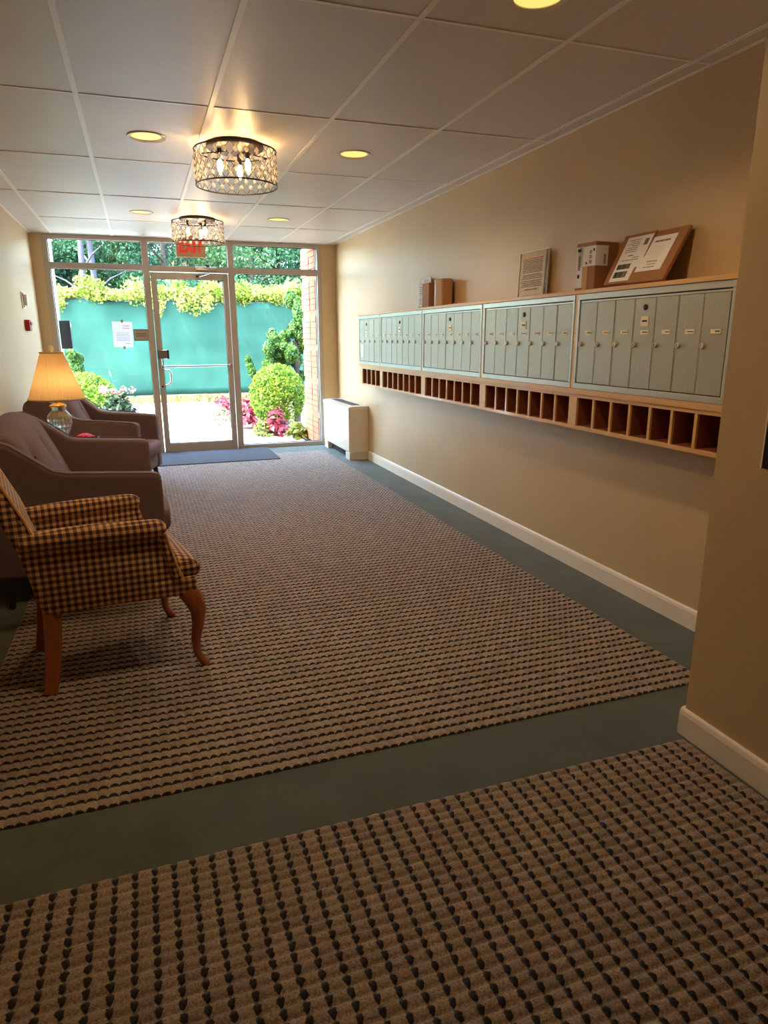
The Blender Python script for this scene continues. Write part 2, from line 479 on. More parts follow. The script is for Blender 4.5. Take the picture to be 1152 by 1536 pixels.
class B:
    """collects shapes into one mesh"""
    def __init__(s):
        s.bm = bmesh.new()
    def box(s, x0, x1, y0, y1, z0, z1, bev=0.0, seg=2, mtx=None):
        g = bmesh.new()
        bmesh.ops.create_cube(g, size=1.0)
        for v in g.verts:
            v.co = Vector(((x0 + x1) / 2 + v.co.x * (x1 - x0), (y0 + y1) / 2 + v.co.y * (y1 - y0), (z0 + z1) / 2 + v.co.z * (z1 - z0)))
        if bev > 0:
            bmesh.ops.bevel(g, geom=g.edges[:], offset=bev, segments=seg, affect='EDGES', profile=0.5)
        s._add(g, mtx)
        return s
    def _add(s, g, mtx=None):
        if mtx is not None:
            bmesh.ops.transform(g, matrix=mtx, verts=g.verts)
        me = bpy.data.meshes.new('tmp')
        g.to_mesh(me)
        g.free()
        s.bm.from_mesh(me)
        bpy.data.meshes.remove(me)
    def prism(s, pts, axis, a0, a1, bev=0.0, seg=3, mtx=None):
        """closed 2-D outline extruded along axis ('x','y','z')"""
        g = bmesh.new()
        def mk(p, a):
            return {'x': (a, p[0], p[1]), 'y': (p[0], a, p[1]), 'z': (p[0], p[1], a)}[axis]
        n = len(pts)
        v0 = [g.verts.new(mk(p, a0)) for p in pts]
        v1 = [g.verts.new(mk(p, a1)) for p in pts]
        g.faces.new(v0)
        g.faces.new(v1)
        for i in range(n):
            g.faces.new((v0[i], v0[(i + 1) % n], v1[(i + 1) % n], v1[i]))
        bmesh.ops.recalc_face_normals(g, faces=g.faces)
        if bev > 0:
            bmesh.ops.bevel(g, geom=[e for e in g.edges if e.calc_face_angle(0) > 0.5], offset=bev, segments=seg, affect='EDGES', profile=0.5)
        s._add(g, mtx)
        return s
    def lathe(s, prof, seg=24, c=(0, 0, 0), mod=None, mtx=None):
        g = bmesh.new()
        rings = []
        for (r, z) in prof:
            if r < 1e-6:
                rings.append([g.verts.new((c[0], c[1], c[2] + z))])
            else:
                ring = []
                for k in range(seg):
                    a = 2 * math.pi * k / seg
                    rr = r * (mod(a, z) if mod else 1)
                    ring.append(g.verts.new((c[0] + rr * math.cos(a), c[1] + rr * math.sin(a), c[2] + z)))
                rings.append(ring)
        for A, Bq in zip(rings[:-1], rings[1:]):
            if len(A) == 1 and len(Bq) == 1:
                continue
            for k in range(seg):
                k2 = (k + 1) % seg
                if len(A) == 1:
                    g.faces.new((A[0], Bq[k2], Bq[k]))
                elif len(Bq) == 1:
                    g.faces.new((A[k], A[k2], Bq[0]))
                else:
                    g.faces.new((A[k], A[k2], Bq[k2], Bq[k]))
        bmesh.ops.recalc_face_normals(g, faces=g.faces)
        s._add(g, mtx)
        return s
    def tube(s, pts, rad, seg=8, closed=False, square=False, mtx=None, cap=True):
        """swept tube through pts; rad a number, a list, or a list of (rx, ry)"""
        g = bmesh.new()
        pts = [Vector(p) for p in pts]
        n = len(pts)
        rads = rad if isinstance(rad, (list, tuple)) else [rad] * n
        rings = []
        for i, p in enumerate(pts):
            if closed:
                t = (pts[(i + 1) % n] - pts[i - 1]).normalized()
            else:
                t = (pts[min(i + 1, n - 1)] - pts[max(i - 1, 0)]).normalized()
            up = Vector((0, 1, 0)) if abs(t.y) < 0.9 else Vector((0, 0, 1))
            a = t.cross(up).normalized()
            b = a.cross(t).normalized()
            rx, ry = rads[i] if isinstance(rads[i], (list, tuple)) else (rads[i], rads[i])
            ring = []
            for k in range(seg):
                th = 2 * math.pi * (k + (0.5 if square else 0)) / seg
                cx, cy = math.cos(th), math.sin(th)
                if square:
                    m_ = max(abs(cx), abs(cy))
                    q = 0.86
                    cx, cy = cx / m_ * q + cx * (1 - q), cy / m_ * q + cy * (1 - q)
                ring.append(g.verts.new(p + a * (cx * rx) + b * (cy * ry)))
            rings.append(ring)
        rng = range(n) if closed else range(n - 1)
        for i in rng:
            A, C = rings[i], rings[(i + 1) % n]
            for k in range(seg):
                k2 = (k + 1) % seg
                g.faces.new((A[k], A[k2], C[k2], C[k]))
        if not closed and cap:
            g.faces.new(rings[0])
            g.faces.new(rings[-1])
        bmesh.ops.recalc_face_normals(g, faces=g.faces)
        s._add(g, mtx)
        return s
    def rbox(s, size, r, c=(0, 0, 0), m=10, k=4, fn=None, mtx=None):
        """rounded box with a dense surface, fn reshapes it point by point"""
        g = bmesh.new()
        hs = [v / 2 for v in size]
        def samples(h):
            a = [-h + r * (1 - math.cos(math.pi / 2 * i / k)) for i in range(k)]
            mid = [-h + r + (2 * h - 2 * r) * i / m for i in range(m + 1)]
            return a + mid + [-x for x in reversed(a)]
        S = [samples(h) for h in hs]
        cache = {}
        def vert(p):
            q = [max(-hs[i] + r, min(hs[i] - r, p[i])) for i in range(3)]
            d = Vector((p[0] - q[0], p[1] - q[1], p[2] - q[2]))
            if d.length > 1e-9:
                d = d.normalized() * r
            co = Vector(q) + d
            key = tuple(round(x, 5) for x in co)
            if key not in cache:
                w = Vector(fn(co)) if fn else co
                cache[key] = g.verts.new(w + Vector(c))
            return cache[key]
        for ax in range(3):
            u, v = [i for i in range(3) if i != ax]
            for sgn in (-1, 1):
                for i in range(len(S[u]) - 1):
                    for j in range(len(S[v]) - 1):
                        vs = []
                        for (ii, jj) in ((i, j), (i + 1, j), (i + 1, j + 1), (i, j + 1)):
                            p = [0, 0, 0]
                            p[ax] = sgn * hs[ax]
                            p[u] = S[u][ii]
                            p[v] = S[v][jj]
                            w = vert(p)
                            if w not in vs:
                                vs.append(w)
                        if len(vs) >= 3:
                            try:
                                g.faces.new(vs)
                            except ValueError:
                                pass
        bmesh.ops.recalc_face_normals(g, faces=g.faces)
        s._add(g, mtx)
        return s
    def ball(s, c, rad, sub=2, sc3=(1, 1, 1)):
        g = bmesh.new()
        bmesh.ops.create_icosphere(g, subdivisions=sub, radius=rad)
        for v in g.verts:
            v.co = Vector((c[0] + v.co.x * sc3[0], c[1] + v.co.y * sc3[1], c[2] + v.co.z * sc3[2]))
        s._add(g)
        return s
    def mesh(s, name, smooth=False, uv=False):
        me = bpy.data.meshes.new(name)
        s.bm.to_mesh(me)
        s.bm.free()
        if smooth:
            for p in me.polygons:
                p.use_smooth = True
            try:
                me.set_sharp_from_angle(angle=math.radians(40))
            except Exception:
                pass
        if uv:
            box_uv(me)
        return me
    def obj(s, name, m, parent=None, smooth=False, uv=False):
        return link_mesh(name, s.mesh(name, smooth, uv), m, parent)

def box_uv(me):
    """metre-scaled box projection"""
    L = me.uv_layers.new(name='UVMap')
    for p in me.polygons:
        n = p.normal
        a = [abs(n.x), abs(n.y), abs(n.z)]
        k = a.index(max(a))
        for li in p.loop_indices:
            co = me.vertices[me.loops[li].vertex_index].co
            L.data[li].uv = {0: (co.y, co.z), 1: (co.x, co.z), 2: (co.x, co.y)}[k]

def np_mesh(name, V, F):
    V = np.asarray(V, np.float32)
    F = np.asarray(F, np.int32)
    me = bpy.data.meshes.new(name)
    k = F.shape[1]
    me.vertices.add(len(V))
    me.vertices.foreach_set('co', V.ravel())
    me.loops.add(F.size)
    me.loops.foreach_set('vertex_index', F.ravel())
    me.polygons.add(len(F))
    me.polygons.foreach_set('loop_start', np.arange(0, F.size, k, dtype=np.int32))
    me.polygons.foreach_set('loop_total', np.full(len(F), k, np.int32))
    me.update(calc_edges=True)
    return me

def box_obj(name, m, parent, x0, x1, y0, y1, z0, z1, bev=0.0, smooth=False):
    return B().box(x0, x1, y0, y1, z0, z1, bev).obj(name, m, parent, smooth)

def text_obj(name, body, size, m, parent, loc, rot, extrude=0.0008, bold=0.0, mirror=False, spacing=1.0, align='CENTER', sx=1.0):
    cu = bpy.data.curves.new(name, 'FONT')
    cu.body = body
    cu.size = size
    cu.align_x = align
    cu.align_y = 'CENTER'
    cu.extrude = extrude
    cu.offset = bold
    cu.space_character = spacing
    cu.resolution_u = 3
    tmp = bpy.data.objects.new('tmp_text', cu)
    COL.objects.link(tmp)
    dg = bpy.context.evaluated_depsgraph_get()
    me = bpy.data.meshes.new_from_object(tmp.evaluated_get(dg))
    bpy.data.objects.remove(tmp)
    bpy.data.curves.remove(cu)
    me.name = name
    for v in me.vertices:
        v.co.x *= sx * (-1 if mirror else 1)
    if mirror:
        me.flip_normals()
    me.materials.clear()
    o = link_mesh(name, me, m, parent)
    o.location = loc
    o.rotation_euler = rot
    return o

def point_light(name, loc, w, color=WARM, rad=0.03, parent=None):
    d = bpy.data.lights.new(name, 'POINT')
    d.energy = w
    d.color = color
    d.shadow_soft_size = rad
    o = bpy.data.objects.new(name, d)
    COL.objects.link(o)
    o.location = loc
    if parent is not None:
        o.parent = parent
    return o

# ---------------------------------------------------------------- the room shell
def struct(o):
    o['kind'] = 'structure'
    return o

struct(B().box(XL - 0.2, XR + 0.2, -2.6, YG + 0.05, -0.12, 0.0).obj('floor', M['border']))
struct(B().box(XL - 0.15, XL, -2.6, YG + 0.05, 0.0, H + 0.2).obj('wall_left', M['wall']))
struct(B().box(XR, XR + 0.15, YN - 0.14, YG + 0.05, 0.0, H + 0.2).obj('wall_right', M['wall']))
wnr = B().box(XN, XN + 0.14, -2.6, YN, 0.0, H).box(XN + 0.14, XR + 0.02, YN - 0.12, YN, 0.0, H)
struct(wnr.obj('wall_near', M['wall_near']))
struct(B().box(XL - 0.15, XN + 0.3, -2.75, -2.6, 0.0, H + 0.2).obj('wall_back', M['wall']))
wf = B().box(XL, -0.902, YG - 0.05, YG + 0.12, 0.0, H).box(2.192, XR, YG - 0.05, YG + 0.12, 0.0, H)
struct(wf.obj('wall_front', M['wall']))
struct(B().box(XL - 0.6, XR + 0.6, YG + 0.05, YG + 0.2, 2.43, 3.3).obj('wall_outer', M['white_paint']))

# baseboards with an eased top edge
def baseboard(name, path_axis, a0, a1, face, sgn, z=0.1, t=0.014):
    pts = [(0, 0), (t, 0), (t, z - 0.02), (t * 0.75, z - 0.006), (t * 0.35, z), (0, z)]
    if path_axis == 'y':
        return struct(B().prism([(face + sgn * p[0], p[1]) for p in pts], 'y', a0, a1).obj(name, M['base']))
    return struct(B().prism([(face + sgn * p[0], p[1]) for p in pts], 'x', a0, a1).obj(name, M['base']))
baseboard('baseboard_right', 'y', YN, 7.26, XR, -1)
baseboard('baseboard_left', 'y', -2.6, YG - 0.05, XL, 1)
bn = B()
bn.prism([(XN - 0.016, 0), (XN, 0), (XN, 0.102), (XN - 0.006, 0.102), (XN - 0.012, 0.096), (XN - 0.016, 0.08)], 'y', -2.6, YN + 0.012, bev=0.003, seg=2)
bn.box(XN, XR, YN, YN + 0.014, 0, 0.1)
struct(bn.obj('baseboard_near', M['base']))
baseboard('baseboard_front', 'x', 2.2, XR, YG - 0.05, -1)

# suspended ceiling: slab, grid bars and single tiles
ceil = struct(B().box(XL - 0.15, XR + 0.15, -2.7, YG + 0.05, H + 0.06, H + 0.2).obj('ceiling', M['void']))
X0, W_, C1, L_ = -0.7908, 0.6125, 2.5689, 1.2192
xs = [XL] + [X0 + W_ * k for k in range(6)] + [XR]
ys = [-2.6] + [C1 + L_ * k for k in range(-4, 5)] + [YG + 0.02]
CANS = [(1.365, 4.42), (0.14, 4.42), (0.122, 6.93), (1.37, 6.95), (1.365, 2.30), (0.14, 2.30)]
for k, x in enumerate(xs[1:-1]):
    box_obj('grid_bar', M['tee'], ceil, x - 0.012, x + 0.012, -2.6, YG + 0.02, H - 0.002, H + 0.012)
for y in ys[1:-1]:
    b_ = B()
    for xa, xb in zip(xs[:-1], xs[1:]):
        b_.box(xa + 0.013, xb - 0.013, y - 0.012, y + 0.004, H - 0.0015, H + 0.01)
    b_.obj('cross_bar', M['tee'], ceil)
for side, x in (('l', XL), ('r', XR)):
    s_ = 1 if side == 'l' else -1
    box_obj('edge_trim', M['tee'], ceil, min(x, x + s_ * 0.018), max(x, x + s_ * 0.018), YN if side == 'r' else -2.6, YG - 0.05, H - 0.003, H + 0.002)
box_obj('edge_trim', M['tee'], ceil, XL, XR, YG - 0.07, YG - 0.05, H - 0.003, H + 0.002)
for i, (xa, xb) in enumerate(zip(xs[:-1], xs[1:])):
    for j, (ya, yb) in enumerate(zip(ys[:-1], ys[1:])):
        b_ = B()
        dz = R.uniform(0.001, 0.004)
        g0, g1 = ya + 0.011, yb - 0.012
        holes = [c for c in CANS if xa < c[0] < xb and ya < c[1] < yb]
        x0, x1 = xa + 0.006, xb - 0.006
        if not holes:
            b_.box(x0, x1, g0, g1, H + dz, H + dz + 0.014)
        else:
            cx, cy = holes[0]
            n = 32
            g = b_.bm
            outer, inner, up = [], [], []
            for q in range(n):
                a = 2 * math.pi * q / n
                c_, s_ = math.cos(a), math.sin(a)
                t_ = min(((x1 - cx) if c_ > 0 else (x0 - cx)) / c_ if abs(c_) > 1e-6 else 1e9, ((g1 - cy) if s_ > 0 else (g0 - cy)) / s_ if abs(s_) > 1e-6 else 1e9)
                outer.append(g.verts.new((cx + t_ * c_, cy + t_ * s_, H + dz)))
                inner.append(g.verts.new((cx + 0.085 * c_, cy + 0.085 * s_, H + dz)))
                up.append(g.verts.new((cx + 0.085 * c_, cy + 0.085 * s_, H + dz + 0.014)))
            for q in range(n):
                q2 = (q + 1) % n
                g.faces.new((outer[q], inner[q], inner[q2], outer[q2]))
                g.faces.new((inner[q], up[q], up[q2], inner[q2]))
            for (ccx, ccy) in ((x0, g0), (x1, g0), (x1, g1), (x0, g1)):
                v = g.verts.new((ccx, ccy, H + dz))
                q0 = int((math.atan2(ccy - cy, ccx - cx) % (2 * math.pi)) / (2 * math.pi) * n) % n
                best = (q0, (q0 + 1) % n)
                g.faces.new((v, outer[best[0]], outer[best[1]]))
            bmesh.ops.recalc_face_normals(g, faces=g.faces)
        b_.obj('ceiling_tile', M['tile'], ceil)

# ---------------------------------------------------------------- carpets
def carpet(name, x0, y0, nx, ny, px, py, ridge, sx, sy, z0, label, m='carpet'):
    """ridge='y': loops run along y (px across, py along); ridge='x': loops run along x"""
    NX, NY = nx * sx, ny * sy
    ix = np.arange(NX + 1) / sx
    iy = np.arange(NY + 1) / sy
    U, V = np.meshgrid(ix, iy)
    if ridge == 'y':
        cu, cv = U, V
    else:
        cu, cv = V, U
    fu = cu - np.floor(cu) - 0.5
    fv = (cv + 0.5) - np.floor(cv + 0.5) - 0.5
    dome = np.sqrt(np.clip(1 - (2 * fu) ** 2 * 0.97, 0, 1))
    pit = np.exp(-(fv / 0.13) ** 2)
    j = NR.normal(0, 0.0004, U.shape)
    Z = z0 - 0.002 + 0.0078 * dome * (1 - 0.5 * pit) - 0.003 * pit + j
    wob = NR.normal(0, 0.0008, U.shape)
    X = x0 + U * px + wob
    Y = y0 + V * py + NR.normal(0, 0.0008, U.shape)
    P = np.stack([X, Y, Z], -1).reshape(-1, 3)
    idx = np.arange((NX + 1) * (NY + 1)).reshape(NY + 1, NX + 1)
    F = np.stack([idx[:-1, :-1], idx[:-1, 1:], idx[1:, 1:], idx[1:, :-1]], -1).reshape(-1, 4)
    me = np_mesh(name, P, F)
    uvl = me.uv_layers.new(name='UVMap')
    UV = np.stack([cu, cv], -1).reshape(-1, 2)[F.ravel()]
    uvl.data.foreach_set('uv', UV.astype(np.float32).ravel())
    me.polygons.foreach_set('use_smooth', np.ones(len(F), bool))
    o = link_mesh(name, me, M[m])
    return tag(o, label, 'carpet')
carpet('patterned_carpet', -0.675, 1.905, 88, 127, 0.031, 0.0485, 'y', 6, 7, 0.003,
       'long brown looped carpet with black dashes reaching to the glass door')
carpet('patterned_carpet', -0.955, -0.53, 54, 69, 0.0485, 0.031, 'x', 8, 6, 0.003,
       'brown looped carpet piece with columns of black dots in the foreground', 'carpet_near')
mt = B().box(0.0, 1.42, 7.62, 8.52, 0.004, 0.017, 0.004)
mt = tag(mt.obj('door_mat', M['doormat']), 'dark blue-grey door mat lying inside the glass door', 'mat')

# ---------------------------------------------------------------- storefront frame, windows and door
A0, A1 = YG - 0.045, YG + 0.055
def frame_bar(parent, name, x0, x1, z0, z1):
    return box_obj(name, M['alu'], parent, x0, x1, A0, A1, z0, z1, 0.003)
def pane(parent, x0, x1, z0, z1, y=YG):
    p = box_obj('pane', M['pane'], parent, x0, x1, y - 0.003, y + 0.003, z0, z1)
    g = B()
    for (a, b, c, d) in ((x0 - 0.002, x0 + 0.006, z0, z1), (x1 - 0.006, x1 + 0.002, z0, z1), (x0, x1, z0 - 0.002, z0 + 0.006), (x0, x1, z1 - 0.006, z1 + 0.002)):
        g.box(a, b, y - 0.012, y + 0.012, c, d)
    g.obj('gasket', M['gasket'], parent)
w1 = struct(empty('window_1', (0, 0, 0)))
frame_bar(w1, 'jamb', -0.902, -0.845, 0.0, H - 0.004)
frame_bar(w1, 'mullion', 0.112, 0.182, 0.0, H - 0.004)
frame_bar(w1, 'head_bar', -0.845, 0.112, 2.412, H - 0.004)
frame_bar(w1, 'transom_bar', -0.845, 0.112, 2.105, 2.166)
frame_bar(w1, 'sill', -0.845, 0.112, 0.0, 0.065)
pane(w1, -0.845, 0.112, 2.166, 2.412)
pane(w1, -0.845, 0.112, 0.065, 2.105)
w2 = struct(empty('window_2', (0, 0, 0)))
frame_bar(w2, 'head_bar', 0.182, 1.066, 2.412, H - 0.004)
frame_bar(w2, 'transom_bar', 0.182, 1.066, 2.098, 2.160)
pane(w2, 0.182, 1.066, 2.160, 2.412)
w3 = struct(empty('window_3', (0, 0, 0)))
frame_bar(w3, 'mullion', 1.066, 1.136, 0.0, H - 0.004)
frame_bar(w3, 'jamb', 2.142, 2.192, 0.0, H - 0.004)
frame_bar(w3, 'head_bar', 1.136, 2.142, 2.412, H - 0.004)
frame_bar(w3, 'transom_bar', 1.136, 2.142, 2.098, 2.160)
frame_bar(w3, 'sill', 1.136, 2.142, 0.0, 0.05)
pane(w3, 1.136, 2.142, 2.160, 2.412)
pane(w3, 1.136, 2.142, 0.05, 2.098)
tx = text_obj('street_lettering', 'CHASE LAKE DRIVE', 0.062, M['vinyl'], w2, (0.62, YG + 0.006, 2.205), (math.pi / 2, 0, 0), 0.0006, mirror=True, spacing=1.25)

d1 = struct(empty('door_1', (0, 0, 0)))
D0, D1 = YG - 0.035, YG + 0.01
def dbar(name, x0, x1, z0, z1):
    return box_obj(name, M['alu'], d1, x0, x1, D0, D1, z0, z1, 0.003)
dbar('stile', 0.190, 0.250, 0.008, 2.085)
dbar('stile', 1.000, 1.060, 0.008, 2.085)
dbar('rail', 0.250, 1.000, 2.020, 2.085)
dbar('rail', 0.250, 1.000, 0.008, 0.115)
pane(d1, 0.250, 1.000, 0.115, 2.020, YG - 0.012)
box_obj('threshold', M['alu'], d1, 0.184, 1.064, YG - 0.06, YG + 0.06, 0.0, 0.008, 0.002)
pb = B().tube([(0.235, D0 - 0.05, 1.035), (1.03, D0 - 0.05, 1.035)], 0.011, 10)
pb.box(0.222, 0.248, D0 - 0.056, D0, 1.01, 1.06, 0.004).box(1.012, 1.042, D0 - 0.056, D0, 1.01, 1.06, 0.004)
pb.obj('push_bar', M['chrome'], d1, True)
lk = B().box(0.212, 0.300, D0 - 0.045, D0, 1.125, 1.222, 0.004)
lko = lk.obj('lock_box', M['chrome'], d1)
box_obj('lock_cap', M['black'], lko, 0.300, 0.322, D0 - 0.047, D0 - 0.004, 1.122, 1.225, 0.004)
box_obj('lock_cap', M['black'], lko, 0.202, 0.212, D0 - 0.03, D0, 1.122, 1.225, 0.002)
lt = B().tube([(0.225, D0 - 0.03, 1.125), (0.225, D0 - 0.04, 1.07), (0.23, D0 - 0.05, 1.04)], 0.012, 8)
lt.obj('bar_bracket', M['chrome'], d1, True)
ph = B().tube([(0.245, D1 + 0.002, 0.99), (0.31, D1 + 0.05, 0.985), (0.33, D1 + 0.055, 0.96), (0.33, D1 + 0.055, 0.86), (0.31, D1 + 0.05, 0.825), (0.245, D1 + 0.002, 0.80)], 0.012, 10)
ph.obj('pull_handle', M['white_paint'], d1, True)
B().lathe([(0, 0), (0.012, 0), (0.012, 0.006), (0, 0.008)], 16, mtx=Matrix.Translation((0.222, D0, 0.80)) @ Matrix.Rotation(math.pi / 2, 4, 'X')).obj('key_cylinder', M['dark'], d1)
clo = B().box(0.69, 0.93, A0 - 0.05, A0, 2.112, 2.158, 0.006)
cl = tag(clo.obj('door_closer', M['chrome'], None), 'small metal door closer mounted on the bar above the glass door', 'door closer')
B().tube([(0.82, A0 - 0.03, 2.112), (0.84, A0 - 0.06, 2.085), (0.71, D0 - 0.03, 2.045)], 0.008, 6).obj('closer_arm', M['chrome'], cl)
box_obj('arm_shoe', M['black'], cl, 0.69, 0.73, D0 - 0.04, D0, 2.035, 2.06, 0.003)
B().lathe([(0.012, -0.02), (0.018, -0.01), (0.018, 0.012), (0, 0.016)], 12, (0.83, A0 - 0.025, 2.168)).obj('closer_cap', M['dark'], cl)

# paper notice and plaque stuck to the left pane (read from outside)
def lines(parent, x0, x1, z0, z1, n, m, y, frac=0.55, ragged=0.25, words=True, seed=1, name='printed_text', axis='y', center=False):
    q = random.Random(seed)
    b_ = B()
    h = (z1 - z0) / n
    for k in range(n):
        zc = z1 - h * (k + 0.5)
        w = (x1 - x0) * (1 - q.uniform(0, ragged))
        s0 = (x0 + x1) / 2 - w / 2 if center else x0
        x = s0
        while x < s0 + w - 0.004:
            ww = min(q.uniform(0.03, 0.16) * (x1 - x0), s0 + w - x) if words else w
            if axis == 'y':
                b_.box(x, x + ww, y - 0.0004, y + 0.0004, zc - h * frac / 2, zc + h * frac / 2)
            else:
                b_.box(y - 0.0004, y + 0.0004, x, x + ww, zc - h * frac / 2, zc + h * frac / 2)
            x += ww + 0.025 * (x1 - x0)
    return b_.obj(name, m, parent)
tilt = Matrix.Rotation(math.radians(2), 4, 'Y')
nt_ = empty('paper_notice', (-0.168, YG - 0.0045, 1.40), label='white paper notice taped to the glass left of the door', cat='notice')
nt_.rotation_euler = (0, math.radians(1.5), 0)
box_obj('sheet', M['thinpaper'], nt_, -0.108, 0.108, -0.0005, 0.0005, -0.143, 0.143)
lines(nt_, -0.07, 0.085, -0.075, 0.03, 6, M['greyink'], -0.0008, 0.3, 0.15, seed=3)
lines(nt_, 0.0, 0.085, 0.06, 0.11, 2, M['redink'], -0.0008, 0.35, 0.5, seed=4)
lines(nt_, 0.02, 0.085, -0.11, -0.09, 1, M['greyink'], -0.0008, 0.3, 0.2, seed=5)
box_obj('tape_strip', M['tape'], nt_, -0.012, 0.012, -0.001, 0.0, 0.13, 0.165)
box_obj('tape_strip', M['tape'], nt_, -0.002, 0.02, -0.001, 0.0, -0.165, -0.13)
pq = empty('plaque', (0.033, YG - 0.009, 1.394), label='small taupe plaque with a dark frame beside the left door mullion', cat='sign')
box_obj('face', M['plaque'], pq, -0.077, 0.077, -0.004, 0.004, -0.056, 0.056)
fb = B()
for (a, b, c, d) in ((-0.083, 0.083, 0.056, 0.064), (-0.083, 0.083, -0.064, -0.056), (-0.083, -0.077, -0.064, 0.064), (0.077, 0.083, -0.064, 0.064)):
    fb.box(a, b, -0.006, 0.006, c, d)
fb.obj('frame', M['gasket'], pq)
lines(pq, -0.062, 0.062, -0.022, 0.026, 2, M['ink'], -0.0048, 0.35, 0.2, seed=8, center=True)

# ---------------------------------------------------------------- heater (convector cabinet)
HX, HY0, HY1, HZ = 2.14, 7.27, 8.40, 0.605
ht = empty('heater_cabinet', ((HX + XR) / 2, (HY0 + HY1) / 2, 0), label='cream metal heater cabinet against the right wall beside the glass', cat='heater')
ox, oy = (HX + XR) / 2, (HY0 + HY1) / 2
def hb(name, m, x0, x1, y0, y1, z0, z1, bev=0.004):
    return box_obj(name, m, ht, x0 - ox, x1 - ox, y0 - oy, y1 - oy, z0, z1, bev)
hb('casing', M['heater'], HX + 0.012, XR - 0.003, HY0 + 0.004, HY1, 0.085, HZ - 0.035)
hb('front_panel', M['heater'], HX, HX + 0.012, HY0 + 0.012, HY1 - 0.01, 0.10, HZ - 0.048, 0.003)
tp = B()
tp.prism([(HX - 0.004 - ox, HZ - 0.045), (XR - 0.003 - ox, HZ - 0.035), (XR - 0.003 - ox, HZ + 0.004), (HX + 0.05 - ox, HZ + 0.002), (HX - 0.004 - ox, HZ - 0.008)], 'y', HY0 - oy, HY1 - oy, bev=0.003, seg=2)
tp.obj('top_panel', M['heater'], ht)
gr = B().box(HX + 0.07 - ox, XR - 0.05 - ox, HY0 + 0.15 - oy, HY1 - 0.15 - oy, HZ + 0.0015, HZ + 0.0045)
gro = gr.obj('top_grille', M['heater_grille'], ht)
sl = B()
for k in range(14):
    y = HY0 + 0.17 + k * (HY1 - HY0 - 0.34) / 13
    sl.box(HX + 0.075 - ox, XR - 0.055 - ox, y - oy - 0.008, y - oy + 0.008, HZ + 0.0045, HZ + 0.008)
sl.obj('grille_slats', M['heater_grille'], gro)
hb('foot', M['heater'], HX + 0.004, XR - 0.003, HY0 + 0.012, HY0 + 0.17, 0.0, 0.085)
hb('foot', M['heater'], HX + 0.004, XR - 0.003, HY1 - 0.17, HY1, 0.0, 0.085)
hb('toe_recess', M['dark'], HX + 0.06, XR - 0.01, HY0 + 0.17, HY1 - 0.17, 0.0, 0.085, 0)
B().lathe([(0, 0), (0.006, 0), (0.006, 0.006), (0, 0.008)], 10, mtx=Matrix.Translation((HX - ox, HY0 + 0.12 - oy, HZ - 0.075)) @ Matrix.Rotation(-math.pi / 2, 4, 'Y')).obj('panel_screw', M['heater_grille'], ht)

# ---------------------------------------------------------------- oak mail case on the right wall
FX = XR - 0.16                    # front plane of the case
P0, PITCH, TB = 2.128, 1.0655, 0.02
ZB, ZC0, ZC1, ZM0, ZM1, ZT = 0.865, 0.885, 1.036, 1.084, 1.572, 1.592
UN = [7, 7, 7, 7, 4]
edges = [P0 + PITCH * k for k in range(5)] + [P0 + PITCH * 4 + 0.70]
mc = empty('mail_case', (XR, (edges[0] + edges[-1]) / 2, ZB), label='long oak wall case holding the metal mailboxes and open cubbies', cat='shelf')
cx_, cy_, cz_ = mc.location
def wb(name, m, x0, x1, y0, y1, z0, z1, bev=0.0015):
    return box_obj(name, m, mc, x0 - cx_, x1 - cx_, y0 - cy_, y1 - cy_, z0 - cz_, z1 - cz_, bev)
YE0, YE1 = edges[0] - 0.02, edges[-1] + 0.02
wb('top_board', M['oak'], FX - 0.012, XR - 0.001, YE0, YE1, ZM1, ZT)
wb('middle_board', M['oak'], FX - 0.006, XR - 0.001, YE0, YE1, ZC1 + 0.018, ZM0)
wb('cubby_top', M['oak'], FX, XR - 0.001, YE0, YE1 - 0.055, ZC1, ZC1 + 0.018)
wb('bottom_board', M['oak'], FX, XR - 0.001, YE0, YE1 - 0.055, ZB, ZC0)
wb('cubby_back', M['cubby_shade'], XR - 0.012, XR - 0.001, YE0 + 0.02, YE1 - 0.06, ZC0, ZC1, 0)
wb('mailbox_back', M['cubby_shade'], XR - 0.012, XR - 0.001, YE0 + 0.02, YE1 - 0.02, ZM0, ZM1, 0)
for k, y in enumerate(edges):
    y0 = y - TB / 2
    wb('divider', M['oak'], FX - 0.004, XR - 0.001, y0, y0 + TB, ZM0, ZM1)
cub0 = [2.143, 3.213, 4.283, 5.352, 6.415]
cub1 = [3.14, 4.196, 5.265, 6.337, 6.975]
prev = YE0
for k in range(5):
    a, b = cub0[k], cub1[k]
    wb('cubby_stile', M['oak'], FX, XR - 0.012, prev, a, ZC0, ZC1)
    n = UN[k]
    for i in range(1, n):
        y = a + (b - a) * i / n
        wb('cubby_partition', M['oak'], FX + 0.002, XR - 0.012, y - 0.008, y + 0.008, ZC0, ZC1, 0)
        pass
    for i in range(n):
        ya = a + (b - a) * i / n + (0.008 if i else 0)
        yb = a + (b - a) * (i + 1) / n - (0.008 if i < n - 1 else 0)
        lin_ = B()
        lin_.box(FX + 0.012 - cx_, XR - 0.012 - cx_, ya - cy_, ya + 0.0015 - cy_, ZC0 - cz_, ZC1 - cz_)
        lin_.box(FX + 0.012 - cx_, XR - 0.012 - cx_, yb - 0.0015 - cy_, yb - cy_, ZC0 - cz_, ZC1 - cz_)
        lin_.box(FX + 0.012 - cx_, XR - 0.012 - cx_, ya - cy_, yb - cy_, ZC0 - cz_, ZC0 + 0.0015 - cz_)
        lin_.obj('cubby_shade_lining', M['cubby_shade'], mc)  # thin sheets over the oak that carry the painted interior shade
    prev = b
